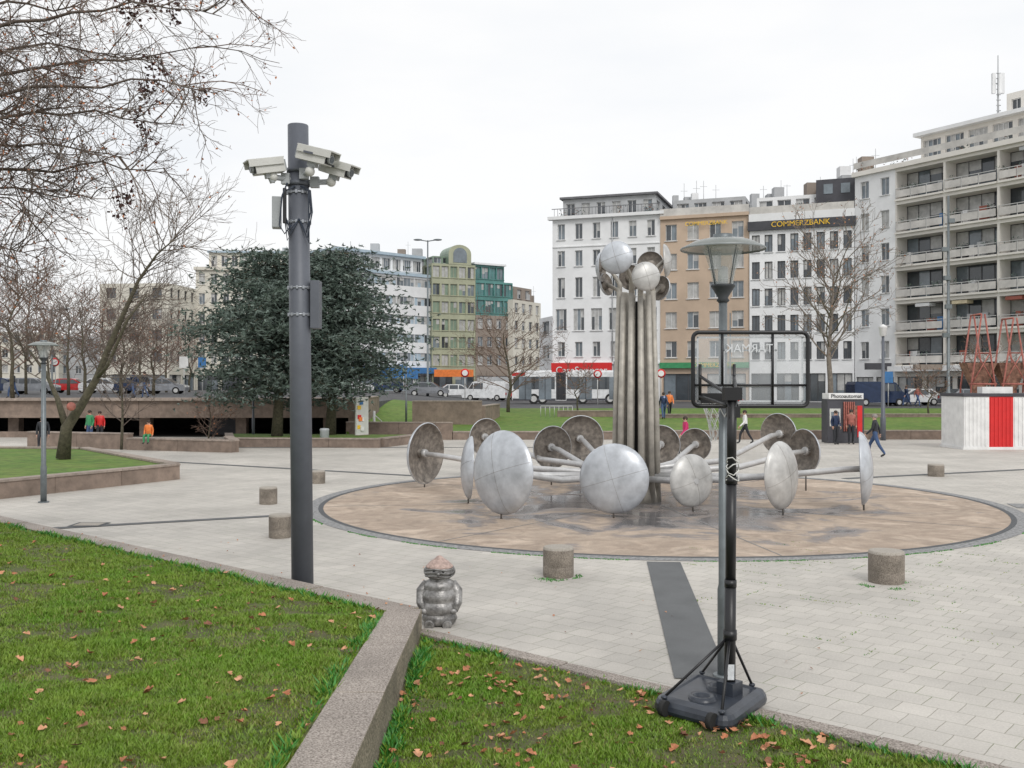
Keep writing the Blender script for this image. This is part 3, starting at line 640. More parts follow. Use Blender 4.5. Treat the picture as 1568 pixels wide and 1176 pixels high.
mb.ell((fx,fy-.175,.655),(.025,.03,.025),'silver'); mb.tube([(fx-.06,fy-.165,.615),(fx,fy-.178,.6),(fx+.06,fy-.165,.615)],.01,6,'seam')
mb.build('body',gf)
mb=MB(); mb.lathe([(.165,.71),(.172,.725),(.155,.745),(.115,.785),(.06,.82),(.03,.85),(.001,.86)],(fx,fy,0),28,'pinkcap'); mb.build('cap',gf)
# ---------------------------------------------------------------- trees
def rdir(R=rnd): 
    v=Vector((R.gauss(0,1),R.gauss(0,1),R.gauss(0,1))); return v.normalized()
def grow(mb,p,d,L,r,lvl,key,tips,cn=(5,5,5),bias=Vector((0,0,.06)),ang=(.5,1.0),jit=.16,ratio=(.38,.62),sides=4,rmin=.004):
    ns=4 if lvl>0 else 3; pts=[p.copy()]; d=d.normalized()
    for i in range(ns):
        d=(d+rdir()*jit+bias).normalized(); p=p+d*(L/ns); pts.append(p.copy())
    mb.tube(pts,[max(rmin,r*(1-.55*i/ns)) for i in range(ns+1)],sides if lvl>0 else 3,key,cap=False)
    if lvl>0:
        for k in range(cn[lvl-1]):
            t=rnd.uniform(.2,1)*ns; i=min(int(t),ns-1); q=pts[i].lerp(pts[i+1],t-i); dd=(pts[i+1]-pts[i]).normalized()
            s=dd.cross(rdir()); s=s.normalized() if s.length>.01 else Vector((1,0,0)); a=rnd.uniform(*ang)
            nd=dd*math.cos(a)+s*math.sin(a)
            grow(mb,q,nd,L*rnd.uniform(*ratio),r*.5,lvl-1,key,tips,cn,bias,ang,jit,ratio,sides,rmin)
    else: tips.append((pts[-1],pts[1]))
def tleaves(mb,tips,frac,s,keys):
    for (a,b) in tips:
        if rnd.random()<frac:
            c=a.lerp(b,rnd.random()); u=rdir()*s*rnd.uniform(.6,1.3); v=u.cross(rdir()).normalized()*s*.7
            mb.face([c-v*.2,c+u*.5-v*.5,c+u,c+u*.5+v*.5],rnd.choice(keys))
mb=MB(); tips=[]
T0=Vector((-9.4,13.6,.2)); tr=[T0,T0+Vector((.1,0,2)),T0+Vector((.0,.1,4.2)),T0+Vector((.3,.1,6.2)),T0+Vector((.4,0,8.5)),T0+Vector((.6,.2,11))]
mb.tube(tr,[.34,.27,.23,.2,.15,.08],14,'bark')
targets=[(375,-10,13,7.5),(335,25,12.5,7),(315,75,13.5,6.5),(335,140,12.5,6.3),(285,195,13,5.6),(262,255,14,5.2),(190,240,12.5,5.5),(215,100,14,6.6),(130,180,13.5,5.5),(95,60,14,7.5),(110,290,13.5,5),(45,330,13.5,4.6),(60,400,14.5,4.2),(160,310,14,4.8),(20,230,13,5.3),(240,-20,14.5,8),(150,-30,13,8),(15,130,13,6.5),(0,400,13,4.3),(170,40,14,7.4),(60,110,12.6,7),(70,210,13.8,6)]
for (px,py,d,zs) in targets:
    s=Vector((T0.x+.3,T0.y,zs)); e=PV(px,py,d); m1=s.lerp(e,.35)+Vector((0,0,.7))+rdir()*.25; m2=s.lerp(e,.7)+Vector((0,0,.45))+rdir()*.35
    pts=[]
    for k in range(13):
        t=k/12; pts.append((1-t)**3*s+3*(1-t)**2*t*m1+3*(1-t)*t*t*m2+t**3*e+rdir()*.07)
    mb.tube(pts,[.036*(1-.87*k/12) for k in range(13)],6,'twig',cap=False)
    for k in range(19):
        t=rnd.uniform(.25,1)*12; i=min(int(t),11); q=pts[i].lerp(pts[i+1],t-i); dd=(pts[i+1]-pts[i]).normalized(); sd=dd.cross(rdir()).normalized(); a=rnd.uniform(.4,1.2)
        grow(mb,q,dd*math.cos(a)+sd*math.sin(a),rnd.uniform(.5,1.1),.0095,2,rnd.choice(['twig','twigl','twigr']),tips,cn=(4,4),bias=Vector((.02,0,.0)),rmin=.0026,jit=.3)
tleaves(mb,tips,.3,.045,['leafA','leafC','leafA'])
for (px,py,d) in [(225,208,12.8),(228,150,12.8),(222,135,12.9),(190,312,13),(186,328,13),(235,18,13),(270,5,13),(215,8,13),(200,25,13),(262,25,13),(190,10,13),(250,108,13),(233,95,13),(310,145,13),(210,180,13),(196,300,13),(238,130,13)]:
    c=PV(px,py,d)
    for k in range(rnd.randint(14,30)):
        q=c+Vector((rnd.gauss(0,.05),rnd.gauss(0,.05),rnd.gauss(0,.08))); u=rdir()*.05; v=u.cross(rdir()).normalized()*.03; mb.face([q,q+u*.5+v,q+u,q+u*.5-v],'seedpod')
    mb.tube([c+Vector((-.25,0,.6)),c+Vector((-.05,0,.3)),c],.005,4,'twig')
mb.build('overhanging_tree')
mb=MB(); tips=[]
path=[PV(97,702,34),PV(102,655,34),PV(125,620,34),PV(148,580,33.8),(PV(170,525,33.8)),PV(192,475,33.6),PV(212,430,33.6),PV(240,390,33.5),PV(272,362,33.5)]
mb.tube(path,[.25,.19,.15,.12,.1,.08,.055,.035,.015],10,'bark')
mb.tube([path[1],PV(88,610,34.3),PV(70,570,34.5),PV(40,530,34.6)],[.14,.09,.06,.03],8,'bark')
mb.tube([path[3],PV(165,560,33.5),PV(195,490,33),PV(225,450,33)],[.08,.06,.045,.02],8,'bark')
for _ in range(58):
    i=rnd.randint(3,7); q=path[i].lerp(path[i+1] if i<8 else path[i],rnd.random()); grow(mb,q,Vector((rnd.uniform(-.6,1.6),rnd.uniform(-.6,.6),rnd.uniform(-.1,1.2))),rnd.uniform(1.0,2.4),.02,2,rnd.choice(['twig','twigl']),tips,cn=(4,5),bias=Vector((.02,0,.05)),rmin=.005,jit=.22)
for _ in range(16):
    q=PV(rnd.uniform(40,90),rnd.uniform(530,590),34.4); grow(mb,q,Vector((rnd.uniform(-1,.6),rnd.uniform(-.6,.6),rnd.uniform(.2,1.2))),rnd.uniform(1.0,2.2),.02,2,'twig',tips,cn=(3,4),rmin=.005)
mb.lathe([(.001,.0),(.13,.0),(.15,-.03)],PV(113,622,33.7)+Vector((0,-.2,0)),12,'redframe',M=axisM((.3,-1,.2)))
mb.build('leaning_bare_tree')
def bare(name,x,y,z,hh,wd,n1=16,key='twigr',lf=0.0,lk=('leafA',),lvl=2,cn=(4,5),r0=.22,bark='bark',rmin=.012,trunkf=.35,ls=.1):
    mb=MB(); tips=[]; tr=[Vector((x,y,z-.2))]
    for k in range(1,7): tr.append(Vector((x+rnd.gauss(0,.12)*k*.4,y+rnd.gauss(0,.12)*k*.4,z+hh*.85*k/6)))
    mb.tube(tr,[r0*(1-.14*k) for k in range(7)],10,bark)
    for k in range(n1):
        t=trunkf+(1-trunkf)*(k/n1)*.95; u=t*6; i=min(int(u),5); q=tr[i].lerp(tr[i+1],u-i); a=k*2.4+rnd.random(); sp=wd*.5*math.sin(math.pi*min(1,(t-trunkf+.18)/(1.25-trunkf)))**.7
        d=Vector((math.cos(a)*sp,math.sin(a)*sp,hh*.22)); grow(mb,q,d,d.length*.95,r0*.38*(1.1-t*.6),lvl,key,tips,cn=cn,bias=Vector((0,0,.05)),rmin=rmin)
    if lf: tleaves(mb,tips,lf,ls,list(lk))
    return mb.build(name)
xr=W(1272,78); bare('plane_tree',xr,78,1.1,14.3,8.5,28,'twigl',.6,('leafA','leafB','leafA'),3,(3,3,4),.24,'twigl',.012,.3,.15)
bare('bare_tree',W(778,70),70,.9,6.6,7.5,22,'twigr',0,lvl=3,cn=(3,3,4),r0=.14,trunkf=.25,rmin=.01)
bare('bare_tree',W(1515,72),72,1,5,5,12,'twigr',0,lvl=2,r0=.1)
bare('bare_tree',W(885,72),72,1,3.2,3,12,'twigr',.2,lvl=2,r0=.07)
bare('bare_tree',W(320,49),49,.1,2.3,2.2,18,'twigr',.1,lvl=2,r0=.05,rmin=.006,trunkf=.1)
bare('bare_tree',W(186,44),44,.3,4.8,3.4,16,'twig',.0,lvl=2,r0=.07,rmin=.007,trunkf=.2)
bare('bare_tree',W(1422,68),68,1,3.0,3,12,'twigr',.2,lvl=2,r0=.07)
for (px,d,h,wd) in [(-40,75,10,9),(40,85,10.5,9),(105,80,9,8),(160,95,10,9),(215,90,8.5,8),(255,105,9,8),(20,60,8,7),(290,110,8,7),(0,95,12,10),(75,100,11,9),(130,70,7,6),(185,75,6.5,6),(235,78,5.5,6)]:
    bare('bare_tree',W(px,d),d,2.1,h,wd,17,rnd.choice(['twigr','twigr','twigl']),.28,('leafA','leafC'),2,(4,5),.14,'bark',.014,.25,.14)
def cedar(name,specs):
    mb=MB()
    for (x,y,z0,zt,wd,nb) in specs:
        mb.tube([(x,y,z0),(x+.1,y,z0+2),(x,y,zt-1)],[.3,.22,.05],10,'bark')
        for k in range(nb):
            t=rnd.random()**.8; z=z0+1.6+(zt-z0-1.9)*t; a=rnd.random()*6.283
            prof=(math.sin(math.pi*min(1,.2+.74*t))**.7)
            L=wd*.5*prof*rnd.uniform(.6,1.1)
            st=Vector((x,y,z)); pts=[]
            for i in range(6):
                u=i/5; pts.append(st+Vector((math.cos(a)*L*u,math.sin(a)*L*u,.45*L*.35*math.sin(u*2.2)*(1 if t>.3 else .6)-.10*L*u*u*(1.6 if t<.4 else .8)))+rdir()*.06)
            mb.tube(pts,[.06*(1-.8*i/5) for i in range(6)],4,'bark',cap=False)
            for _ in range(int(82*max(.5,L/3))):
                u=rnd.random()**.6*5; i=min(int(u),4); q=pts[i].lerp(pts[i+1],u-i)
                spx=.30+.10*u; q=q+Vector((rnd.gauss(0,spx),rnd.gauss(0,spx),rnd.gauss(0,.16)-.14*abs(rnd.gauss(0,.8))))
                mk='needle' if rnd.random()<.62 else 'needle2'
                for __ in range(4):
                    v=rdir(); v.z*=.7; v=v*rnd.uniform(.14,.30); s=v.cross(rdir()).normalized()*.045; mb.face([q-s,q+s,q+v],mk)
    return mb.build(name)
cedar('cedar_tree',[(W(424,50),50,.3,9.8,8.4,150)])
cedar('cedar_tree',[(W(503,51),51.5,.3,10.0,8.2,150)])
# ---------------------------------------------------------------- buildings
def facade(mb,p0,p1,floors,nx,wall,glass=('g_dark','g_dark','g_mid','g_curt'),frame='frame',dep=.22,mull=1):
    p0=Vector((*p0,0)); p1=Vector((*p1,0)); L=(p1-p0).length; u=(p1-p0)/L; n=Vector((u.y,-u.x,0))
    def P(s,z,o=0): q=p0+u*s+n*o; return (q.x,q.y,z)
    for fl in floors:
        z0,z1=fl['z']; k=fl.get('nx',nx); wf=fl.get('w',.5); a=fl.get('sill',.8); b=fl.get('head',.5); wl=fl.get('wall',wall); dp=fl.get('dep',dep); gl=fl.get('glass',glass); fr=fl.get('frame',frame); mu=fl.get('mull',mull)
        if wf==0: mb.face([P(0,z0),P(L,z0),P(L,z1),P(0,z1)],wl); continue
        for i in range(k):
            s0=L*i/k; s1=L*(i+1)/k; c=(s0+s1)/2; hw=(s1-s0)*wf/2; a0,a1=c-hw,c+hw; w0=z0+a; w1=z1-b
            mb.face([P(s0,z0),P(s1,z0),P(s1,w0),P(s0,w0)],wl); mb.face([P(s0,w1),P(s1,w1),P(s1,z1),P(s0,z1)],wl)
            mb.face([P(s0,w0),P(a0,w0),P(a0,w1),P(s0,w1)],wl); mb.face([P(a1,w0),P(s1,w0),P(s1,w1),P(a1,w1)],wl)
            mb.face([P(a0,w0),P(a1,w0),P(a1,w0,-dp),P(a0,w0,-dp)],wl); mb.face([P(a0,w1,-dp),P(a1,w1,-dp),P(a1,w1),P(a0,w1)],wl)
            mb.face([P(a0,w0),P(a0,w0,-dp),P(a0,w1,-dp),P(a0,w1)],wl); mb.face([P(a1,w0,-dp),P(a1,w0),P(a1,w1),P(a1,w1,-dp)],wl)
            npan=max(1,mu+1); gsame=rnd.choice(gl)
            for j in range(npan):
                g0=a0+(a1-a0)*j/npan; g1=a0+(a1-a0)*(j+1)/npan
                g=rnd.choice(gl) if (npan>2 or rnd.random()<.2) else gsame
                mb.face([P(g0,w0,-dp),P(g1,w0,-dp),P(g1,w1,-dp),P(g0,w1,-dp)],g)
                if rnd.random()<.3 and w1-w0>1: 
                    zz=w1-(w1-w0)*rnd.uniform(.2,.6); mb.face([P(g0,zz,-dp+.02),P(g1,zz,-dp+.02),P(g1,w1,-dp+.02),P(g0,w1,-dp+.02)],'g_curt')
            fw=.07; o=-dp+.05
            for j in range(npan+1):
                g=a0+(a1-a0)*j/npan; q0=min(max(g-fw/2,a0),a1-fw); mb.face([P(q0,w0,o),P(q0+fw,w0,o),P(q0+fw,w1,o),P(q0,w1,o)],fr)
            for zz in (w0,w1-fw): mb.face([P(a0,zz,o+.01),P(a1,zz,o+.01),P(a1,zz+fw,o+.01),P(a0,zz+fw,o+.01)],fr)
            if fl.get('sillbox',True) and dp<.5:
                q=p0+u*c+n*.05; mb.box((q.x,q.y,w0-.04),(a1-a0+.2,.14,.07),wl if fl.get('sw') is None else fl['sw'],math.atan2(u.y,u.x))
            if fl.get('rail'):
                ang=math.atan2(u.y,u.x); ro=fl.get('ro',0)
                np_=max(1,int((a1-a0)/1.3))
                for t in range(np_):
                    q=p0+u*(a0+(a1-a0)*(t+.5)/np_)+n*ro; mb.box((q.x,q.y,w0+.5),((a1-a0)/np_-.08,.04,.66),fl['rail'],ang); q=p0+u*(a0+(a1-a0)*t/np_+.03)+n*ro; mb.box((q.x,q.y,w0+.5),(.05,.06,.98),'rail',ang)
                q=p0+u*c+n*ro; mb.box((q.x,q.y,w0+1.0),(a1-a0-.02,.07,.06),'rail',ang)
                q=p0+u*c; mb.box((q.x,q.y,w0-.1),(a1-a0+.1,.5,.18),wl,ang)
                # living things: awnings / furniture / partition
                if rnd.random()<.35:
                    t0=rnd.uniform(.05,.6); q=p0+u*(a0+(a1-a0)*(t0+.15))-n*.5; mb.box((q.x,q.y,w1-.22),((a1-a0)*.3,1.0,.3),rnd.choice(['awning','w_white','w_grey','curtain_red']),ang)
                for _ in range(rnd.randint(0,3)):
                    q=p0+u*(a0+(a1-a0)*rnd.uniform(.08,.92))-n*.9; mb.box((q.x,q.y,w0+.6),(rnd.uniform(.3,.9),.4,1.1+rnd.random()*.5),rnd.choice(['w_brown','w_white','w_grey','curtain_red','w_dark','blue']),ang)
def block(mb,p0,p1,dp,floors,nx,wall,side=None,roof='roof',top=None,sfl=None,**kw):
    facade(mb,p0,p1,floors,nx,wall,**kw)
    a=Vector((*p0,0)); b=Vector((*p1,0)); u=(b-a).normalized(); n=Vector((u.y,-u.x,0)); c=b-n*dp; d=a-n*dp
    z0=floors[0]['z'][0]; z1=floors[-1]['z'][1]; nsd=max(1,int(dp/3.2))
    f2=sfl or floors
    facade(mb,(d.x,d.y),(a.x,a.y),f2,nsd,wall,**kw); facade(mb,(b.x,b.y),(c.x,c.y),f2,nsd,wall,**kw)
    mb.face([(c.x,c.y,z0),(d.x,d.y,z0),(d.x,d.y,z1),(c.x,c.y,z1)],wall)
    mb.face([(q.x,q.y,z1-.02) for q in(a,b,c,d)],roof)
    return u,n
def band(mb,p0,p1,z0,z1,out,th,m,ext=0.0):
    a=Vector((*p0,0)); b=Vector((*p1,0)); u=(b-a).normalized(); n=Vector((u.y,-u.x,0)); c=(a+b)/2+n*(out-th/2); mb.box((c.x,c.y,(z0+z1)/2),((b-a).length+ext,th,z1-z0),m,math.atan2(u.y,u.x))
def inset(p0,p1,i,k=0.0,k2=None):
    a=Vector((*p0,0)); b=Vector((*p1,0)); u=(b-a).normalized(); n=Vector((u.y,-u.x,0)); a2=a+u*k-n*i; b2=b-u*(k if k2 is None else k2)-n*i; return (a2.x,a2.y),(b2.x,b2.y)
def wp(px,d): return (W(px,d),d)
def fls(z,hs,**kw):
    out=[]
    for h in hs: out.append(dict(z=(z,z+h),**kw)); z+=h
    return out
shop=dict(w=.86,sill=.4,head=.9,mull=2,glass=('g_dark','g_mid','g_dark'),frame='frame_d',sillbox=False)
def rooftop(mb,p0,p1,z,n=4):
    for k in range(n):
        t=rnd.uniform(.1,.9); x=p0[0]+(p1[0]-p0[0])*t; y=p0[1]+(p1[1]-p0[1])*t+rnd.uniform(3,7); s=rnd.uniform(.6,1.6); h=rnd.uniform(.8,2)
        mb.box((x,y,z+h/2-.05),(s,s,h),rnd.choice(['w_grey','w_white','w_brown','w_grey']))
        if rnd.random()<.6: mb.tube([(x+1,y,z),(x+1,y,z+2.2+rnd.random())],.03,5,'w_grey'); mb.tube([(x+.6,y,z+2.1),(x+1.4,y,z+2.1)],.02,4,'w_grey')
def roofplants(mb,p0,p1,z,n):
    for k in range(n):
        t=rnd.random(); c0=Vector((p0[0]+(p1[0]-p0[0])*t,p0[1]+(p1[1]-p0[1])*t+.6,z))
        for _ in range(30):
            c=c0+Vector((rnd.gauss(0,.3),rnd.gauss(0,.15),rnd.uniform(0,.9))); v=rdir()*.22; s=v.cross(rdir()).normalized()*.06; mb.face([c-s,c+s,c+v],rnd.choice(['needle','needle2','leafC']))
mb=MB(); p0,p1=wp(846,112),wp(1011,108)
fl=[dict(z=(.8,5.3),nx=3,**shop)]+[dict(z=z,w=.42,sill=.75,head=.5,sw='frame') for z in((5.3,8.2),(8.2,11.9),(11.9,15.4),(15.4,18.4),(18.4,21.4))]
fl[2]['w']=.62; fl[2]['mull']=2
u,n=block(mb,p0,p1,14,fl,6,'w_white',frame='frame')
band(mb,p0,p1,21.4,21.75,.45,.7,'w_white',.9); band(mb,p0,p1,5.2,5.45,.2,.3,'w_white'); band(mb,p0,p1,18.3,18.42,.1,.2,'w_white')
q0,q1=inset(p0,p1,1.5,.8); block(mb,q0,q1,10,fls(21.42,[2.5],w=.55,sill=.5,head=.5),6,'w_grey'); band(mb,q0,q1,23.92,24.15,.4,10.6,'roof',.6)
ang=math.atan2(u.y,u.x)
a=Vector((*p0,0))
for k in range(30):
    q=a+u*(.3+k*(11.9/30))+n*.3; mb.tube([(q.x,q.y,21.7),(q.x,q.y,22.6)],.03,4,'roof')
band(mb,p0,p1,22.55,22.62,.33,.06,'roof')
band(mb,p0,wp(938,109.8),3.75,5.35,.55,.3,'red'); roofplants(mb,p0,p1,21.8,5)
q=a+u*6.9+n*.07; mb.tube([(q.x,q.y,5.4),(q.x,q.y,21.3)],.06,6,'w_grey')
b6=mb.build('white_apartment_building')
q=a+u*3.5+n*.6; text('CaseSpringer',(q.x,q.y,4.5),1.1,'white',ang,parent=b6)
mb=MB(); p0,p1=wp(1011,107.9),wp(1147,104.6)
fl=[dict(z=(.8,5.0),nx=2,**shop)]+fls(5.0,[3.15]*5,w=.52,sill=.85,head=.55,sw='frame',glass=('g_mid','g_curt','g_mid','g_dark'))
u,n=block(mb,p0,p1,13,fl,4,'w_beige'); band(mb,p0,p1,20.75,21.1,.3,.6,'w_beige')
q0,q1=inset(p0,p1,1.6,1.2,.6); block(mb,q0,q1,9,fls(20.76,[2.3],w=.7,sill=.3,head=.4,mull=2),4,'w_grey'); rooftop(mb,q0,q1,23.0,4)
band(mb,p0,p1,21.1,21.9,.2,.05,'railglass'); band(mb,p0,p1,4.7,5.3,.4,.3,'green'); roofplants(mb,p0,p1,21.1,7)
b7=mb.build('beige_office_building'); a=Vector((*p0,0)); ang=math.atan2(u.y,u.x); q=a+u*5+n*.4; text('COMMERZBANK',(q.x,q.y,20.1),.6,'yellow',ang,parent=b7); q=a+u*5.8+n*.6; text('COMMERZBANK',(q.x,q.y,5.0),.6,'yellow',ang,parent=b7)
mb=MB(); p0,p1=wp(1147.5,104.4),wp(1308,100.5)
fl=[dict(z=(.8,5.0),nx=4,**shop)]+[dict(z=(5.0+2.8*k,7.8+2.8*k),w=.62,sill=.55,head=.45,glass=('g_dark','g_dark','g_dark','g_mid','g_curt'),frame='frame_d') for k in range(5)]
u,n=block(mb,p0,p1,13,fl,8,'w_white'); 
band(mb,p0,p1,19.0,19.95,.3,13,'w_dark',.3); band(mb,p0,p1,19.95,20.75,.15,13,'w_white',.1); band(mb,p0,p1,20.76,21.5,.05,.05,'railglass')
q0,q1=inset(p0,p1,1.8,.5,.5); block(mb,q0,q1,9,fls(20.76,[2.0],w=.75,sill=.3,head=.35,mull=1,glass=('g_dark',)),5,'w_white'); rooftop(mb,q0,q1,22.7,5); roofplants(mb,p0,p1,20.8,5)
q0,q1=inset(p0,p1,1.5,6.6,.0); band(mb,q0,q1,20.8,24.1,.3,7,'w_dark')
for k in range(2):
    q=Vector((*q0,0))+u*(1.2+k*1.7)+n*.32; mb.box((q.x,q.y,23.1),(.9,.08,1.0),'g_mid',math.atan2(u.y,u.x))
b8=mb.build('bank_office_building'); a=Vector((*p0,0)); ang=math.atan2(u.y,u.x); q=a+u*5.2+n*.45; text('COMMERZBANK',(q.x,q.y,19.5),.78,'yellow',ang,parent=b8)
mb=MB(); A=wp(1309,100.4); Bv=Vector((*wp(1309,100.4),0)); E=Vector((*wp(1620,83),0)); uu=(E-Bv).normalized(); Lt=(E-Bv).length
s1=Lt*.23; m1=Bv+uu*s1
fl=[dict(z=(.8,4.6),nx=2,**shop)]+fls(4.6,[3.2]*6,w=.42,sill=.9,head=.6,sw='frame',glass=('g_mid','g_curt','g_dark'))
block(mb,A,(m1.x,m1.y),13,fl,2,'w_white')
fl=[dict(z=(.8,4.6),nx=5,**shop)]+fls(4.6,[3.2]*6,w=.955,sill=.22,head=.3,dep=1.7,mull=3,glass=('g_dark','g_dark','g_mid','g_dark','g_curt'),rail='railglass',ro=.15,frame='frame_d')
m1b=m1+uu*.02
block(mb,(m1b.x,m1b.y),(E.x,E.y),14,fl,3,'w_balc',sfl=[dict(z=(.8,23.8),w=0)])
band(mb,A,(E.x,E.y),23.8,24.25,.35,13.5,'w_balc',.3)
q0,q1=inset(A,(E.x,E.y),2.2,6,.3); block(mb,q0,q1,9,fls(24.2,[2.7],w=.8,sill=.3,head=.4,mull=3),6,'w_balc'); band(mb,q0,q1,26.9,27.25,.7,9.5,'w_white',.8); 
band(mb,A,(E.x,E.y),24.6,25.2,.2,.05,'railglass'); roofplants(mb,A,(E.x,E.y),24.3,8)
q0,q1=inset(A,(E.x,E.y),5,13,.3); block(mb,q0,q1,6,fls(27.2,[2.6],w=.5,sill=.8,head=.6),4,'w_balc')
rooftop(mb,A,(m1.x,m1.y),24.2,3)
q0,q1=(m1.x,m1.y),(E.x,E.y)
band(mb,q0,q1,4.2,4.7,1.2,1.3,'w_white')
nrm=Vector((uu.y,-uu.x,0))
for _ in range(50):
    q=Bv+uu*rnd.uniform(s1+.5,Lt-.5)-nrm*rnd.uniform(-.1,.4); zz=4.6+3.2*rnd.randint(0,5)+1.2
    for __ in range(14):
        c=q+Vector((rnd.gauss(0,.25),rnd.gauss(0,.1),0)); c.z=zz+rnd.uniform(-.1,.4); v=rdir()*.2; s=v.cross(rdir()).normalized()*.06; mb.face([c-s,c+s,c+v],rnd.choice(['needle2','needle']))
b9=mb.build('balcony_apartment_building')
mb=MB(); ad=93; ax_=W(1528,ad)
mb.tube([(ax_,ad,24),(ax_,ad,Z(85,ad))],[.14,.05],8,'w_grey')
for k in range(16): mb.tube([(ax_-.2,ad-.1,24.5+k*.5),(ax_+.2,ad-.1,24.5+k*.5)],.05,4,'w_grey')
for s in(-1,1): mb.box((ax_+s*.42,ad,Z(128,ad)),(.3,.25,1.9),'w_white'); mb.tube([(ax_,ad,Z(128,ad)),(ax_+s*.4,ad,Z(128,ad))],.05,4,'w_grey')
mb.box((ax_,ad-.4,Z(130,ad)),(.28,.25,1.8),'w_white')
for k in range(3): a=k*2.1; mb.tube([(ax_,ad,27),(ax_+1.2*math.cos(a),ad+1.2*math.sin(a),24)],.06,4,'w_grey')
mb.build('rooftop_antenna_mast')
mb=MB(); p0,p1=wp(300,148),wp(520,150)
fl=[dict(z=(1.5,5.2),nx=6,**shop)]+fls(5.2,[2.95]*5,w=.5,sill=.8,head=.5)
block(mb,p0,p1,14,fl,12,'w_cream'); band(mb,p0,p1,19.95,20.4,.4,14,'w_cream',.5); q0,q1=inset(p0,p1,2,1.5); block(mb,q0,q1,9,fls(20.3,[2.5],w=.6,sill=.4,head=.4),12,'w_cream'); rooftop(mb,q0,q1,22.7,3)
band(mb,q0,q1,22.8,23.1,.4,9.4,'w_bluegrey',.4)
mb.build('cream_apartment_building')
mb=MB(); p0,p1=wp(258,138),wp(300,147); fl=[dict(z=(1.5,5.2),nx=2,**shop)]+fls(5.2,[2.95]*4,w=.42,sill=.9,head=.6,frame='frame_d',glass=('g_dark',)); block(mb,p0,p1,10,fl,4,'w_cream'); mb.build('corner_apartment_building')
mb=MB(); p0,p1=wp(520.5,143),wp(661,155)
fl=[dict(z=(1.5,5.2),nx=5,**shop)]+fls(5.2,[2.85]*5,w=.985,sill=1.25,head=.3,mull=4,glass=('g_mid','g_dark','g_curt','w_bluegrey'),dep=.15,sillbox=False)
block(mb,p0,p1,14,fl,5,'w_white'); band(mb,p0,p1,19.45,19.9,.25,14,'w_bluegrey',.3); q0,q1=inset(p0,p1,1.6,.6); block(mb,q0,q1,10,fls(19.9,[2.6],w=.8,sill=.5,head=.4,mull=3),8,'w_white'); band(mb,q0,q1,22.5,22.9,.6,10.6,'w_bluegrey',.6); rooftop(mb,q0,q1,22.8,3)
band(mb,p0,p1,4.6,5.5,1.2,1.3,'blue')
mb.build('ribbon_window_office_building')
mb=MB(); p0,p1=wp(661.5,154),wp(728,157)
fl=[dict(z=(1.5,5.2),nx=2,**shop)]+fls(5.2,[2.75]*6,w=.8,sill=.6,head=.35,mull=1,glass=('w_ygreen','g_dark','w_ygreen','g_mid','g_curt'),frame='w_yellow')
u,n=block(mb,p0,p1,12,fl,5,'w_yellow'); c=(Vector((*p0,0))+Vector((*p1,0)))/2+n*.05
arc=[]; 
for k in range(13): a=math.pi*k/12; arc.append((1.9*math.cos(a),1.7+1.4*math.sin(a)))
arc=[(1.9,0)]+arc+[(-1.9,0)]
cc=c+u*1.0
fr=[(cc.x+u.x*s,cc.y+u.y*s,21.7+z) for s,z in arc]; bk=[(x-n.x*4,y-n.y*4,z) for x,y,z in fr]
mb.face(fr[::-1],'w_yellow')
for k in range(len(fr)-1): mb.face([fr[k],fr[k+1],bk[k+1],bk[k]],'w_ygreen')
g=[(cc.x+u.x*s*.6+n.x*.05,cc.y+u.y*s*.6+n.y*.05,22.0+z*.75) for s,z in arc]; mb.face(g[::-1],'g_mid')
q0,q1=inset(p0,p1,1.2,.6); block(mb,q0,q1,8,fls(21.7,[1.3],w=.8,sill=.2,head=.2),4,'w_ygreen')
mb.build('green_yellow_office_building')
mb=MB(); p0,p1=wp(728.5,157),wp(785,161)
fl=[dict(z=(1.5,5.2),nx=2,**shop)]+fls(5.2,[2.9]*3,w=.55,sill=.8,head=.5,wall='w_brown')+fls(13.9,[2.7]*2,w=.9,sill=.4,head=.3,wall='w_teal',mull=2,glass=('g_teal','g_dark','g_teal'),frame='w_teal')
block(mb,p0,p1,12,fl,4,'w_brown'); q0,q1=inset(p0,p1,1.0,.3,1.0); block(mb,q0,q1,9,fls(19.3,[2.7],w=.9,sill=.5,head=.3,glass=('g_teal','g_mid'),frame='w_teal'),4,'w_teal'); band(mb,q0,q1,22,22.3,.4,9,'w_white',.3)
mb.build('teal_glass_building')
mb=MB(); p0,p1=wp(785.5,160),wp(828,168)
fl=[dict(z=(1.5,5.2),nx=2,**shop)]+fls(5.2,[2.85]*4,w=.5,sill=.8,head=.5); block(mb,p0,p1,12,fl,4,'w_cream'); rooftop(mb,p0,p1,16.5,3); q0,q1=inset(p0,p1,1.5,.5); block(mb,q0,q1,8,fls(16.6,[2.4],w=.5,sill=.5,head=.4),3,'w_brown'); mb.build('small_cream_building')
mb=MB(); p0,p1=wp(826,122),wp(846,117)
fl=[dict(z=(.8,5.2),nx=1,**shop)]+fls(5.2,[2.9]*2,w=.5,sill=.8,head=.5); block(mb,p0,p1,10,fl,1,'w_white'); mb.build('low_white_building')
for (a,b,d,zt,nf,wl) in [(-220,-60,150,3.1,4,'w_brown'),(-58,90,190,2.9,4,'w_cream'),(92,240,210,2.9,4,'w_grey'),(828,900,200,3,3,'w_cream')]:
    mb=MB(); fl=fls(1.5,[zt]*nf,w=.5,sill=.8,head=.5); block(mb,wp(a,d),wp(b,d+6),14,fl,8,wl); mb.build('distant_apartment_building')
mb=MB()
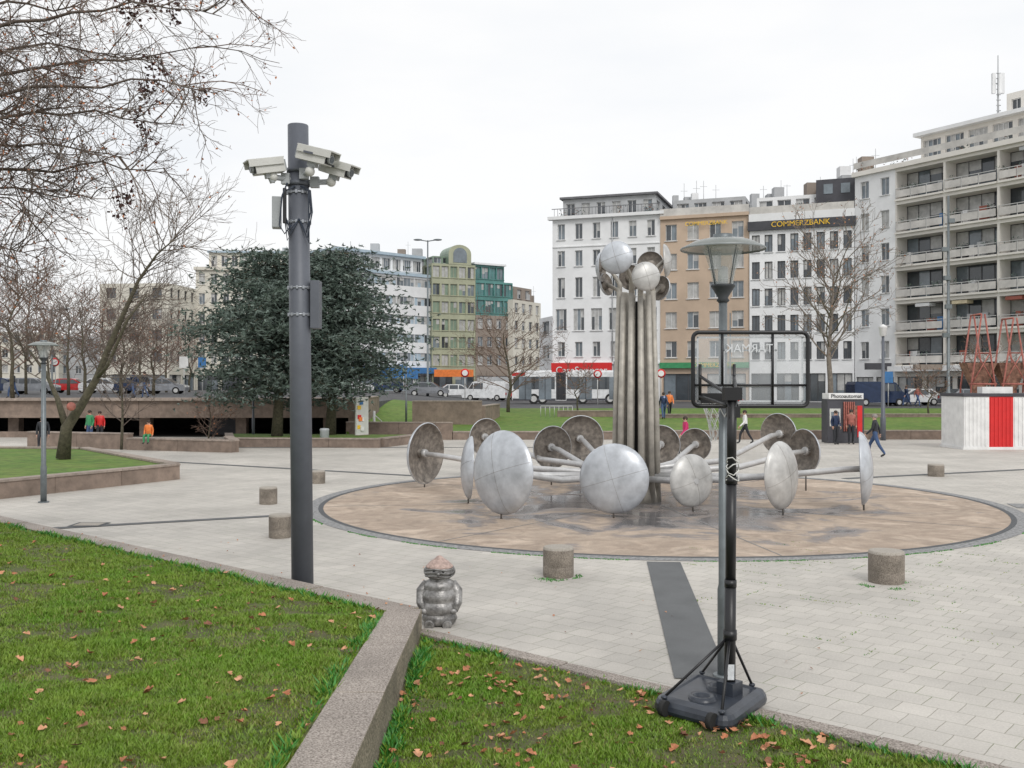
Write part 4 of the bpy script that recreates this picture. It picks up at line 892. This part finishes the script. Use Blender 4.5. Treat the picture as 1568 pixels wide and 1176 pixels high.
for (px0,px1,y0,y1,d,m) in [(665,725,566,577,153,'orange'),(580,640,572,580,141,'blue'),(590,660,594,602,140,'w_bluegrey'),(1325,1400,556,566,97,'w_dark'),(1400,1470,558,566,91,'w_brown'),(735,780,577,584,154,'w_grey'),(440,520,575,583,146,'yellow'),(320,380,572,582,146,'w_dark')]:
    mb.box((W((px0+px1)/2,d),d,(Z(y0,d)+Z(y1,d))/2),((px1-px0)*d/F,.5,(y1-y0)*d/F),m)
mb.build('shop_sign_boards')
# ---------------------------------------------------------------- vehicles
def car(name,x,y,z,h,col,van=False,s=1.0):
    e=empty(name); mb=MB()
    if van: prof=[(-2.4,.3),(2.4,.3),(2.5,.55),(2.45,1.0),(1.85,1.2),(1.3,1.95),(1.0,2.05),(-2.3,2.05),(-2.42,1.8)]
    else: prof=[(-2.1,.3),(2.1,.3),(2.15,.6),(2.0,.8),(1.15,.95),(.5,1.38),(.2,1.45),(-1.1,1.44),(-1.7,1.05),(-2.1,.95),(-2.15,.6)]
    R=Matrix.Rotation(h,3,'Z'); O=Vector((x,y,z)); w_=.88
    def T(px,py,pz): return O+R@Vector((px*s,py*s,pz*s))
    n=len(prof)
    def ww(pz): return w_*(1-.12*max(0,(pz-.9)))
    for k in range(n):
        a=prof[k]; b=prof[(k+1)%n]; mb.face([T(a[0],-ww(a[1]),a[1]),T(b[0],-ww(b[1]),b[1]),T(b[0],ww(b[1]),b[1]),T(a[0],ww(a[1]),a[1])],col)
    for sd in(-1,1): mb.face([T(a[0],sd*ww(a[1]),a[1]) for a in prof],col)
    mb.build('body',e,bevel=.04); mb=MB()
    wins=[[(1.2,1.25),(1.72,1.25),(1.28,1.85),(1.2,1.85)],[(.1,1.25),(1.1,1.25),(1.1,1.85),(.1,1.85)]] if van else [[(.15,.95),(.95,.97),(.42,1.32),(.15,1.36)],[(-.85,.95),(.05,.95),(.05,1.37),(-.85,1.36)],[(-1.55,1.02),(-.95,.97),(-.95,1.36),(-1.08,1.36)]]
    for sd in(-1,1):
        for wv in wins: mb.face([T(a,sd*(ww(b)+.012),b) for a,b in wv],'g_dark')
    f=(1.83,1.25,1.33,1.88) if van else (1.1,1.0,.55,1.36)
    for fx0,fz0,fx1,fz1,o in [(f[0],f[1],f[2],f[3],.03)]+([] if van else [(-1.68,1.08,-1.15,1.41,-.03)]):
        mb.face([T(fx0+o,-.7,fz0+.02),T(fx0+o,.7,fz0+.02),T(fx1+o,.62,fz1+.02),T(fx1+o,-.62,fz1+.02)],'g_dark')
    mb.build('windows',e); mb=MB()
    L=1.5 if van else 1.3
    for wx in(-L,L):
        for sd in(-1,1): mb.tube([T(wx,sd*.7,.32),T(wx,sd*.9,.32)],.32*s,20,'tyre'); mb.tube([T(wx,sd*.9,.32),T(wx,sd*.91,.32)],.19*s,14,'rail')
    mb.build('wheels',e); mb=MB(); ex=2.48 if van else 2.1
    for sd in(-1,1): mb.box(T(ex,sd*.65,.68),(.1*s,.3*s,.14*s),'headl',M=R); mb.box(T(-ex+(.06 if van else 0),sd*.7,.75),(.1*s,.2*s,.2*s),'taill',M=R)
    mb.build('lights',e)
def pcar(px,d,h,col,van=False,name='car'): x=W(px,d); car(name,x,d,gz(x,d),h,col,van)
pcar(745,105,2.8,'car_w',True,'delivery_van'); pcar(768,112,0.1,'car_r'); pcar(655,100,.05,'car_g'); pcar(1343,84,0.15,'car_b',True,'delivery_van'); pcar(1400,86,3.2,'car_w'); pcar(250,90,.1,'car_g'); pcar(215,92,.1,'car_b'); pcar(160,95,.1,'car_w'); pcar(50,88,.1,'car_g'); pcar(5,90,.1,'car_b'); pcar(590,103,3.1,'car_b'); pcar(1480,83,.2,'car_g'); pcar(700,108,.1,'car_w'); pcar(110,100,.1,'car_r'); pcar(540,100,.1,'car_w')
e=empty('articulated_bus'); d=93; bz=gz(8,d); mb=MB()
xa,xm,xb=W(784,d),W(858,d),W(965,d)
for (a,b) in ((xa,xm-.45),(xm+.45,xb)):
    L=b-a; c=(a+b)/2; mb.box((c,d,bz+1.65),(L,2.5,2.6),'car_w'); mb.box((c,d,bz+3.02),(L*.8,2.0,.2),'car_w'); mb.box((c,d-1.262,bz+.42),(L-.1,.03,.2),'w_dark')
    mb.box((c,d-1.265,bz+1.95),(L-.25,.03,1.15),'g_dark')
    k=int(L/1.5)
    for i in range(1,k): mb.box((a+L*i/k,d-1.285,bz+1.95),(.07,.02,1.15),'black')
    for t in(.3,.75): mb.box((a+L*t,d-1.285,bz+1.45),(1.15,.03,2.05),'g_mid'); mb.box((a+L*t,d-1.305,bz+1.45),(.05,.02,2.05),'black')
mb.box((xm,d,bz+1.65),(.9,2.3,2.5),'black')
for i in range(5): mb.box((xm-.36+i*.18,d,bz+1.65),(.08,2.42,2.56),'w_dark')
mb.box((xa-.02,d,bz+1.95),(.06,2.2,1.3),'g_dark'); mb.box((xa-.02,d,bz+2.85),(.06,1.8,.3),'orange'); mb.box((xa+.6,d-1.27,bz+2.75),(1.2,.03,.3),'car_r')
mb.build('body',e,bevel=.06); mb=MB()
for x in(xa+2,xm-2+.3,xm+2,xb-2): 
    if xa<x<xb: mb.tube([(x,d-1.27,bz+.48),(x,d-1.0,bz+.48)],.48,20,'tyre'); mb.tube([(x,d-1.29,bz+.48),(x,d-1.27,bz+.48)],.28,16,'rail')
mb.build('wheels',e)
# ---------------------------------------------------------------- street poles
def mast(name,px,d,zt,r,head=0,m='lamp_metal',zb=None):
    x=W(px,d); z0=gz(x,d) if zb is None else zb; mb=MB(); mb.tube([(x,d,z0-.05),(x,d,z0+1.2),(x,d,z0+1.25),(x,d,zt)],[r*1.3,r*1.3,r,r*.6],10,m)
    if head==2:
        for s in(-1,1): mb.tube([(x,d,zt-.1),(x+s*.9,d,zt+.05)],.05,6,m); mb.ell((x+s*1.0,d,zt+.05),(.45,.2,.1),m)
    if head==1: mb.lathe([(.1,-.35),(.16,-.3),(.2,.1),(.24,.15),(.05,.28),(.001,.3)],(x,d,zt),14,'white')
    if head==3:
        for k in range(5): mb.box((x+rnd.uniform(-.3,.3),d,zt-2-k*2.3),(.5,.3,.35),m)
    mb.build(name)
mast('tall_street_light',655,100,Z(368,100),.11,2); mast('tall_street_light',1452,80,Z(300,80),.14,3); mast('post_lamp',1352,53,Z(505,53),.11,1,'pole_grey',0)
mast('rooftop_aerial',537,150,24.5,.05,0); mast('post_lamp',1118,84,9,.08,0); mast('traffic_light_pole',940,88,5,.07,0); mast('tall_street_light',80,80,9,.08,2); mast('post_lamp',388,52,Z(578,52),.06,1,'pole_grey',0); mast('post_lamp',622,60,4.5,.05,0)
mb=MB(); d=51; x=W(554,d); mb.box((x,d,1.35),(.84,.1,1.95),'cam_white',.9); 
for k in range(14): mb.box((x-.06+rnd.uniform(-.1,.1),d-.1+rnd.uniform(-.12,.1),1.35+rnd.uniform(-.8,.8)),(.22,.07,.2),rnd.choice(['orange','red','yellow','blue','white','green']),.9)
for s in(-.3,.3): mb.tube([(x+s*.6,d+s*.8,0),(x+s*.6,d+s*.8,.5)],.03,6,'lamp_metal')
mb.box((x,d,.2),(.9,.3,.4),'brownconc',.9)
mb.build('poster_board')
for (px,d,s) in((497,48,.42),(1200,52,.3)): mb=MB(); mb.lathe([(.17,0),(.22,.05),(.22,.75),(.24,.8),(.2,.86),(.001,.88)],(W(px,d),d,.0),18,'cam_grey'); mb.build('litter_bin')
mb=MB(); d=55.5
mb.tube([(W(573,d),d,0),(W(573,d),d,1.5)],.07,8,'white'); mb.tube([(W(585,d),d,.9),(W(573,d),d,1.3)],.03,6,'white'); mb.build('white_railing_post')
mb=MB(); d=66
for k in range(8): mb.tube([(W(828,d)+k*.3,d,gz(2,d)),(W(828,d)+k*.3,d,gz(2,d)+.7)],.02,5,'rail')
mb.tube([(W(828,d),d,gz(2,d)+.7),(W(828,d)+2.1,d,gz(2,d)+.7)],.03,6,'rail'); mb.build('metal_barrier')
def sign(px,d,h,m,shape):
    x=W(px,d); z=gz(x,d); mb=MB(); mb.tube([(x,d,z-.05),(x,d,z+h)],.04,6,'rail')
    if shape=='r': mb.lathe([(.001,.03),(.36,.03),(.36,0)],(x,d-.06,z+h-.3),20,m,M=axisM((0,-1,0))); mb.lathe([(.001,.04),(.24,.04)],(x,d-.06,z+h-.3),20,'white',M=axisM((0,-1,0)))
    else: mb.box((x,d-.07,z+h-.4),(.7,.04,.9),m)
    mb.build('traffic_sign')
sign(1012,80,3.0,'red','r'); sign(310,88,3.2,'blue','b'); sign(85,82,3,'red','r'); sign(915,84,3,'red','r'); sign(1360,80,2.8,'blue','b'); sign(618,90,2.8,'blue','b'); sign(712,84,2.9,'red','r'); sign(282,78,3,'white','b')
e=empty('photo_booth'); d=51; x=W(1290,d); mb=MB()
mb.box((x,d,1.12),(1.85,1.0,2.22),'w_dark'); mb.box((x,d-.02,2.38),(1.75,1.1,.3),'white'); mb.box((x-.55,d-.51,1.3),(.55,.03,.9),'cam_white'); mb.box((x-.55,d-.53,1.35),(.4,.02,.5),'g_mid'); mb.box((x+.35,d-.505,1.5),(.9,.03,.8),'rustwood'); mb.box((x+.7,d-.53,1.1),(.25,.02,1.6),'red')
for k in range(6): mb.tube([(x-.1+k*.1,d-.56,.6),(x-.1+k*.1,d-.56,2.1)],.04,6,'redframe')
mb.build('cabin',e,bevel=.02); text('Photoautomat',(x,d-.58,2.38),.27,'black',0,parent=e)
e=empty('striped_container_kiosk'); d=45.5; x0=W(1476,d); mb=MB(); wds=[1.15,1.1,1.0,1.0,1.0]; x=x0
for k,wd in enumerate(wds):
    c=['white','red','white','red','white'][k]
    mb.box((x+wd/2,d+1.2,1.27),(wd,2.4,2.3),c)
    for j in range(int(wd/.18)): mb.box((x+.09+j*.18,d-.012,1.27),(.07,.03,2.2),c)
    x+=wd
mb.box(((x0+x)/2,d+1.2,.06),(x-x0+.1,2.5,.12),'white'); mb.box(((x0+x)/2,d+1.2,2.5),(x-x0+.1,2.5,.14),'w_dark'); mb.build('container',e)
mb=MB(); mb.box((x0+1.7,d+.6,2.72),(1.4,.5,.3),'white'); mb.build('roof_box',e)
e=empty('red_steel_hopper_frames'); mb=MB(); d=52
for k in range(4):
    cx=W(1497,d)+k*1.65; zt=Z(482+(k%2)*6,d); zb=.0
    for s in(-1,1):
        for yy in(-.6,.6): mb.tube([(cx+s*.75,d+yy,zb),(cx+s*.62,d+yy,2.9),(cx+s*.08,d+yy,zt)],.045,6,'redframe')
    for s in(-1,1): mb.tube([(cx-.6*s,d-.6,3.0),(cx+.35*s,d-.6,4.6)],.03,5,'redframe')
    mb.tube([(cx-.7,d-.6,3.0),(cx+.7,d-.6,3.0)],.05,6,'redframe'); mb.tube([(cx-.38,d-.6,4.6),(cx+.38,d-.6,4.6)],.03,5,'redframe'); mb.tube([(cx-.1,d-.6,zt),(cx-.1,d+.6,zt)],.05,6,'redframe')
    tp=[(cx-.78,d-.5,4.1),(cx+.78,d-.5,4.1),(cx+.78,d+.5,4.1),(cx-.78,d+.5,4.1)]; bt=[(cx-.16,d-.1,2.4),(cx+.16,d-.1,2.4),(cx+.16,d+.1,2.4),(cx-.16,d+.1,2.4)]
    for j in range(4): mb.face([bt[j],bt[(j+1)%4],tp[(j+1)%4],tp[j]],'rustwood')
mb.build('frames',e)
# ---------------------------------------------------------------- people
def person(name,x,y,z,hd,pose='stand',h=1.72,top='jacket',leg='jeans',hair='hair'):
    e=empty(name); s=h/1.75
    J={}; 
    def j(n,p): J[n]=Vector(p)
    j('pel',(0,0,.95)); j('sp',(0,.0,1.15)); j('ch',(0,.02,1.36)); j('nk',(0,.02,1.5)); j('hd',(0,.04,1.60)); j('ht',(0,.04,1.69))
    sw={'walk':.26,'stand':.03,'sit':0}[pose]
    for sd,nm in((-1,'L'),(1,'R')):
        f=sd*sw
        j('sh'+nm,(sd*.17,.02,1.42)); j('el'+nm,(sd*.23,-f*.35-.02,1.15)); j('wr'+nm,(sd*.23,-f*.9+.08,.92)); j('hn'+nm,(sd*.225,-f*1.0+.11,.86))
        j('hp'+nm,(sd*.09,0,.9)); 
        if pose=='sit': j('kn'+nm,(sd*.12,.42,.92)); j('an'+nm,(sd*.12,.44,.5)); j('to'+nm,(sd*.13,.6,.46))
        else: j('kn'+nm,(sd*.10,f*.75+.04,.5)); j('an'+nm,(sd*.10,f*1.05-(.12 if f<0 else 0),.09+(.05 if f<-.1 else 0))); j('to'+nm,(sd*.12,f*1.05+.15-(.1 if f<-.1 else 0),.035))
    E=[('pel','sp',top),('sp','ch',top),('ch','nk',top),('nk','hd','skin'),('hd','ht','skin')]
    for nm in 'LR': E+=[('ch','sh'+nm,top),('sh'+nm,'el'+nm,top),('el'+nm,'wr'+nm,top),('wr'+nm,'hn'+nm,'skin'),('pel','hp'+nm,leg),('hp'+nm,'kn'+nm,leg),('kn'+nm,'an'+nm,leg),('an'+nm,'to'+nm,'shoe')]
    rad=dict(pel=.15,sp=.145,ch=.15,nk=.06,hd=.095,ht=.08,sh=.075,el=.055,wr=.038,hn=.04,hp=.1,kn=.07,an=.05,to=.04)
    names=list(J); me=bpy.data.meshes.new('sk'); me.from_pydata([J[n]*s for n in names],[(names.index(a),names.index(b)) for a,b,_ in E],[])
    ob=bpy.data.objects.new('sk',me); scene.collection.objects.link(ob); ob.modifiers.new('s','SKIN')
    for i,n in enumerate(names):
        r=rad.get(n,rad.get(n[:2],.05))*s; me.skin_vertices[0].data[i].radius=(r*(1.12 if n in('sp','ch','pel') else 1),r*(.8 if n in('sp','ch','pel') else 1))
        me.skin_vertices[0].data[i].use_root=(n=='pel')
    sb=ob.modifiers.new('u','SUBSURF'); sb.levels=1; sb.render_levels=1
    dg=bpy.context.evaluated_depsgraph_get(); dg.update(); m2=bpy.data.meshes.new_from_object(ob.evaluated_get(dg)); bpy.data.objects.remove(ob)
    m2.materials.clear(); ks=[top,leg,'skin','shoe']; 
    for k in ks: m2.materials.append(MATS[k])
    segs=[(J[a]*s,J[b]*s,k) for a,b,k in E]
    for p in m2.polygons:
        c=p.center; best=1e9
        for a,b,k in segs:
            d_=b-a; t=max(0,min(1,(c-a).dot(d_)/d_.length_squared)); q=(c-(a+d_*t)).length
            if q<best: best=q; bk=k
        p.material_index=ks.index(bk); p.use_smooth=True
    bo=bpy.data.objects.new('body',m2); scene.collection.objects.link(bo); bo.parent=e
    mb=MB(); hc=J['hd']*s; mb.ell(hc+Vector((0,-.02,.045))*s,(.1*s,.115*s,.105*s),hair); mb.ell(hc+Vector((0,.1,.0))*s,(.014*s,.022*s,.022*s),'skin',8,6)
    for sd in(-1,1): mb.ell(hc+Vector((sd*.035,.088,.02))*s,(.012*s,.008*s,.009*s),'black',8,6); mb.ell(hc+Vector((sd*.095,.0,.0))*s,(.012*s,.022*s,.03*s),'skin',8,6)
    mb.box(hc+Vector((0,.088,-.045))*s,(.045*s,.01*s,.01*s),'redframe'); mb.build('head_features',e)
    mb=MB()
    for sd,nm in((-1,'L'),(1,'R')):
        hn=J['hn'+nm]*s
        for k in range(4):
            o=hn+Vector((0,(-.028+.019*k)*s,-.01*s)); l=(.06,.075,.072,.058)[k]*s; mb.tube([o,o+Vector((-sd*.005,.005,-l*.5)),o+Vector((-sd*.02*s,.012*s,-l))],[.011*s,.01*s,.008*s],6,'skin')
        mb.tube([hn+Vector((0,.02,.02))*s,hn+Vector((-sd*.01,.05,-.01))*s,hn+Vector((-sd*.015,.055,-.035))*s],[.013*s,.011*s,.009*s],6,'skin')
    mb.build('hands',e); e.location=(x,y,z); e.rotation_euler=(0,0,hd)
def pp(name,px,d,z,*a,**k): person(name,W(px,d),d,z,*a,**k)
pp('walking_man',1340,40.9,0,math.radians(60),'walk',1.78,'jacket','jeans','hairg')
pp('standing_man',1303,49.5,0,math.radians(170),'stand',1.75,'redframe','jacket'); pp('standing_man',1279,49.3,0,math.radians(200),'stand',1.7,'car_b','jacket')
pp('walking_woman',1050,42,0,math.radians(100),'walk',1.65,'magenta','jacket','hair'); pp('child',1190,49,0,math.radians(90),'stand',1.3,'jacket','rustwood'); pp('walking_man',1141,50,0,math.radians(90),'walk',1.7,'white','jacket')
x=W(1025,66); person('walking_man',x,66,gz(x,66),math.radians(180),'walk',1.7,'orange','jacket'); x=W(1016,64); person('walking_man',x,64,gz(x,64),0,'walk',1.75,'car_b','jeans')
pp('standing_man',138,50,0.0,math.radians(160),'stand',1.7,'green','jeans'); pp('standing_woman',153,50.4,0.0,math.radians(200),'stand',1.65,'red','jacket'); pp('seated_person',66,41.2,.0,math.radians(200),'sit',1.7,'jacket','jacket')
pp('seated_person',228,44.4,.0,math.radians(180),'sit',1.4,'orange','green')
for px,dd in((205,62),(222,63),(585,96),(1388,82),(1405,81),(20,64)): x=W(px,dd); person('pedestrian',x,dd,2.1 if x<-9 and dd<66 else gz(x,dd),rnd.random()*6,'walk',1.7,rnd.choice(['jacket','car_b','redframe']),'jeans')
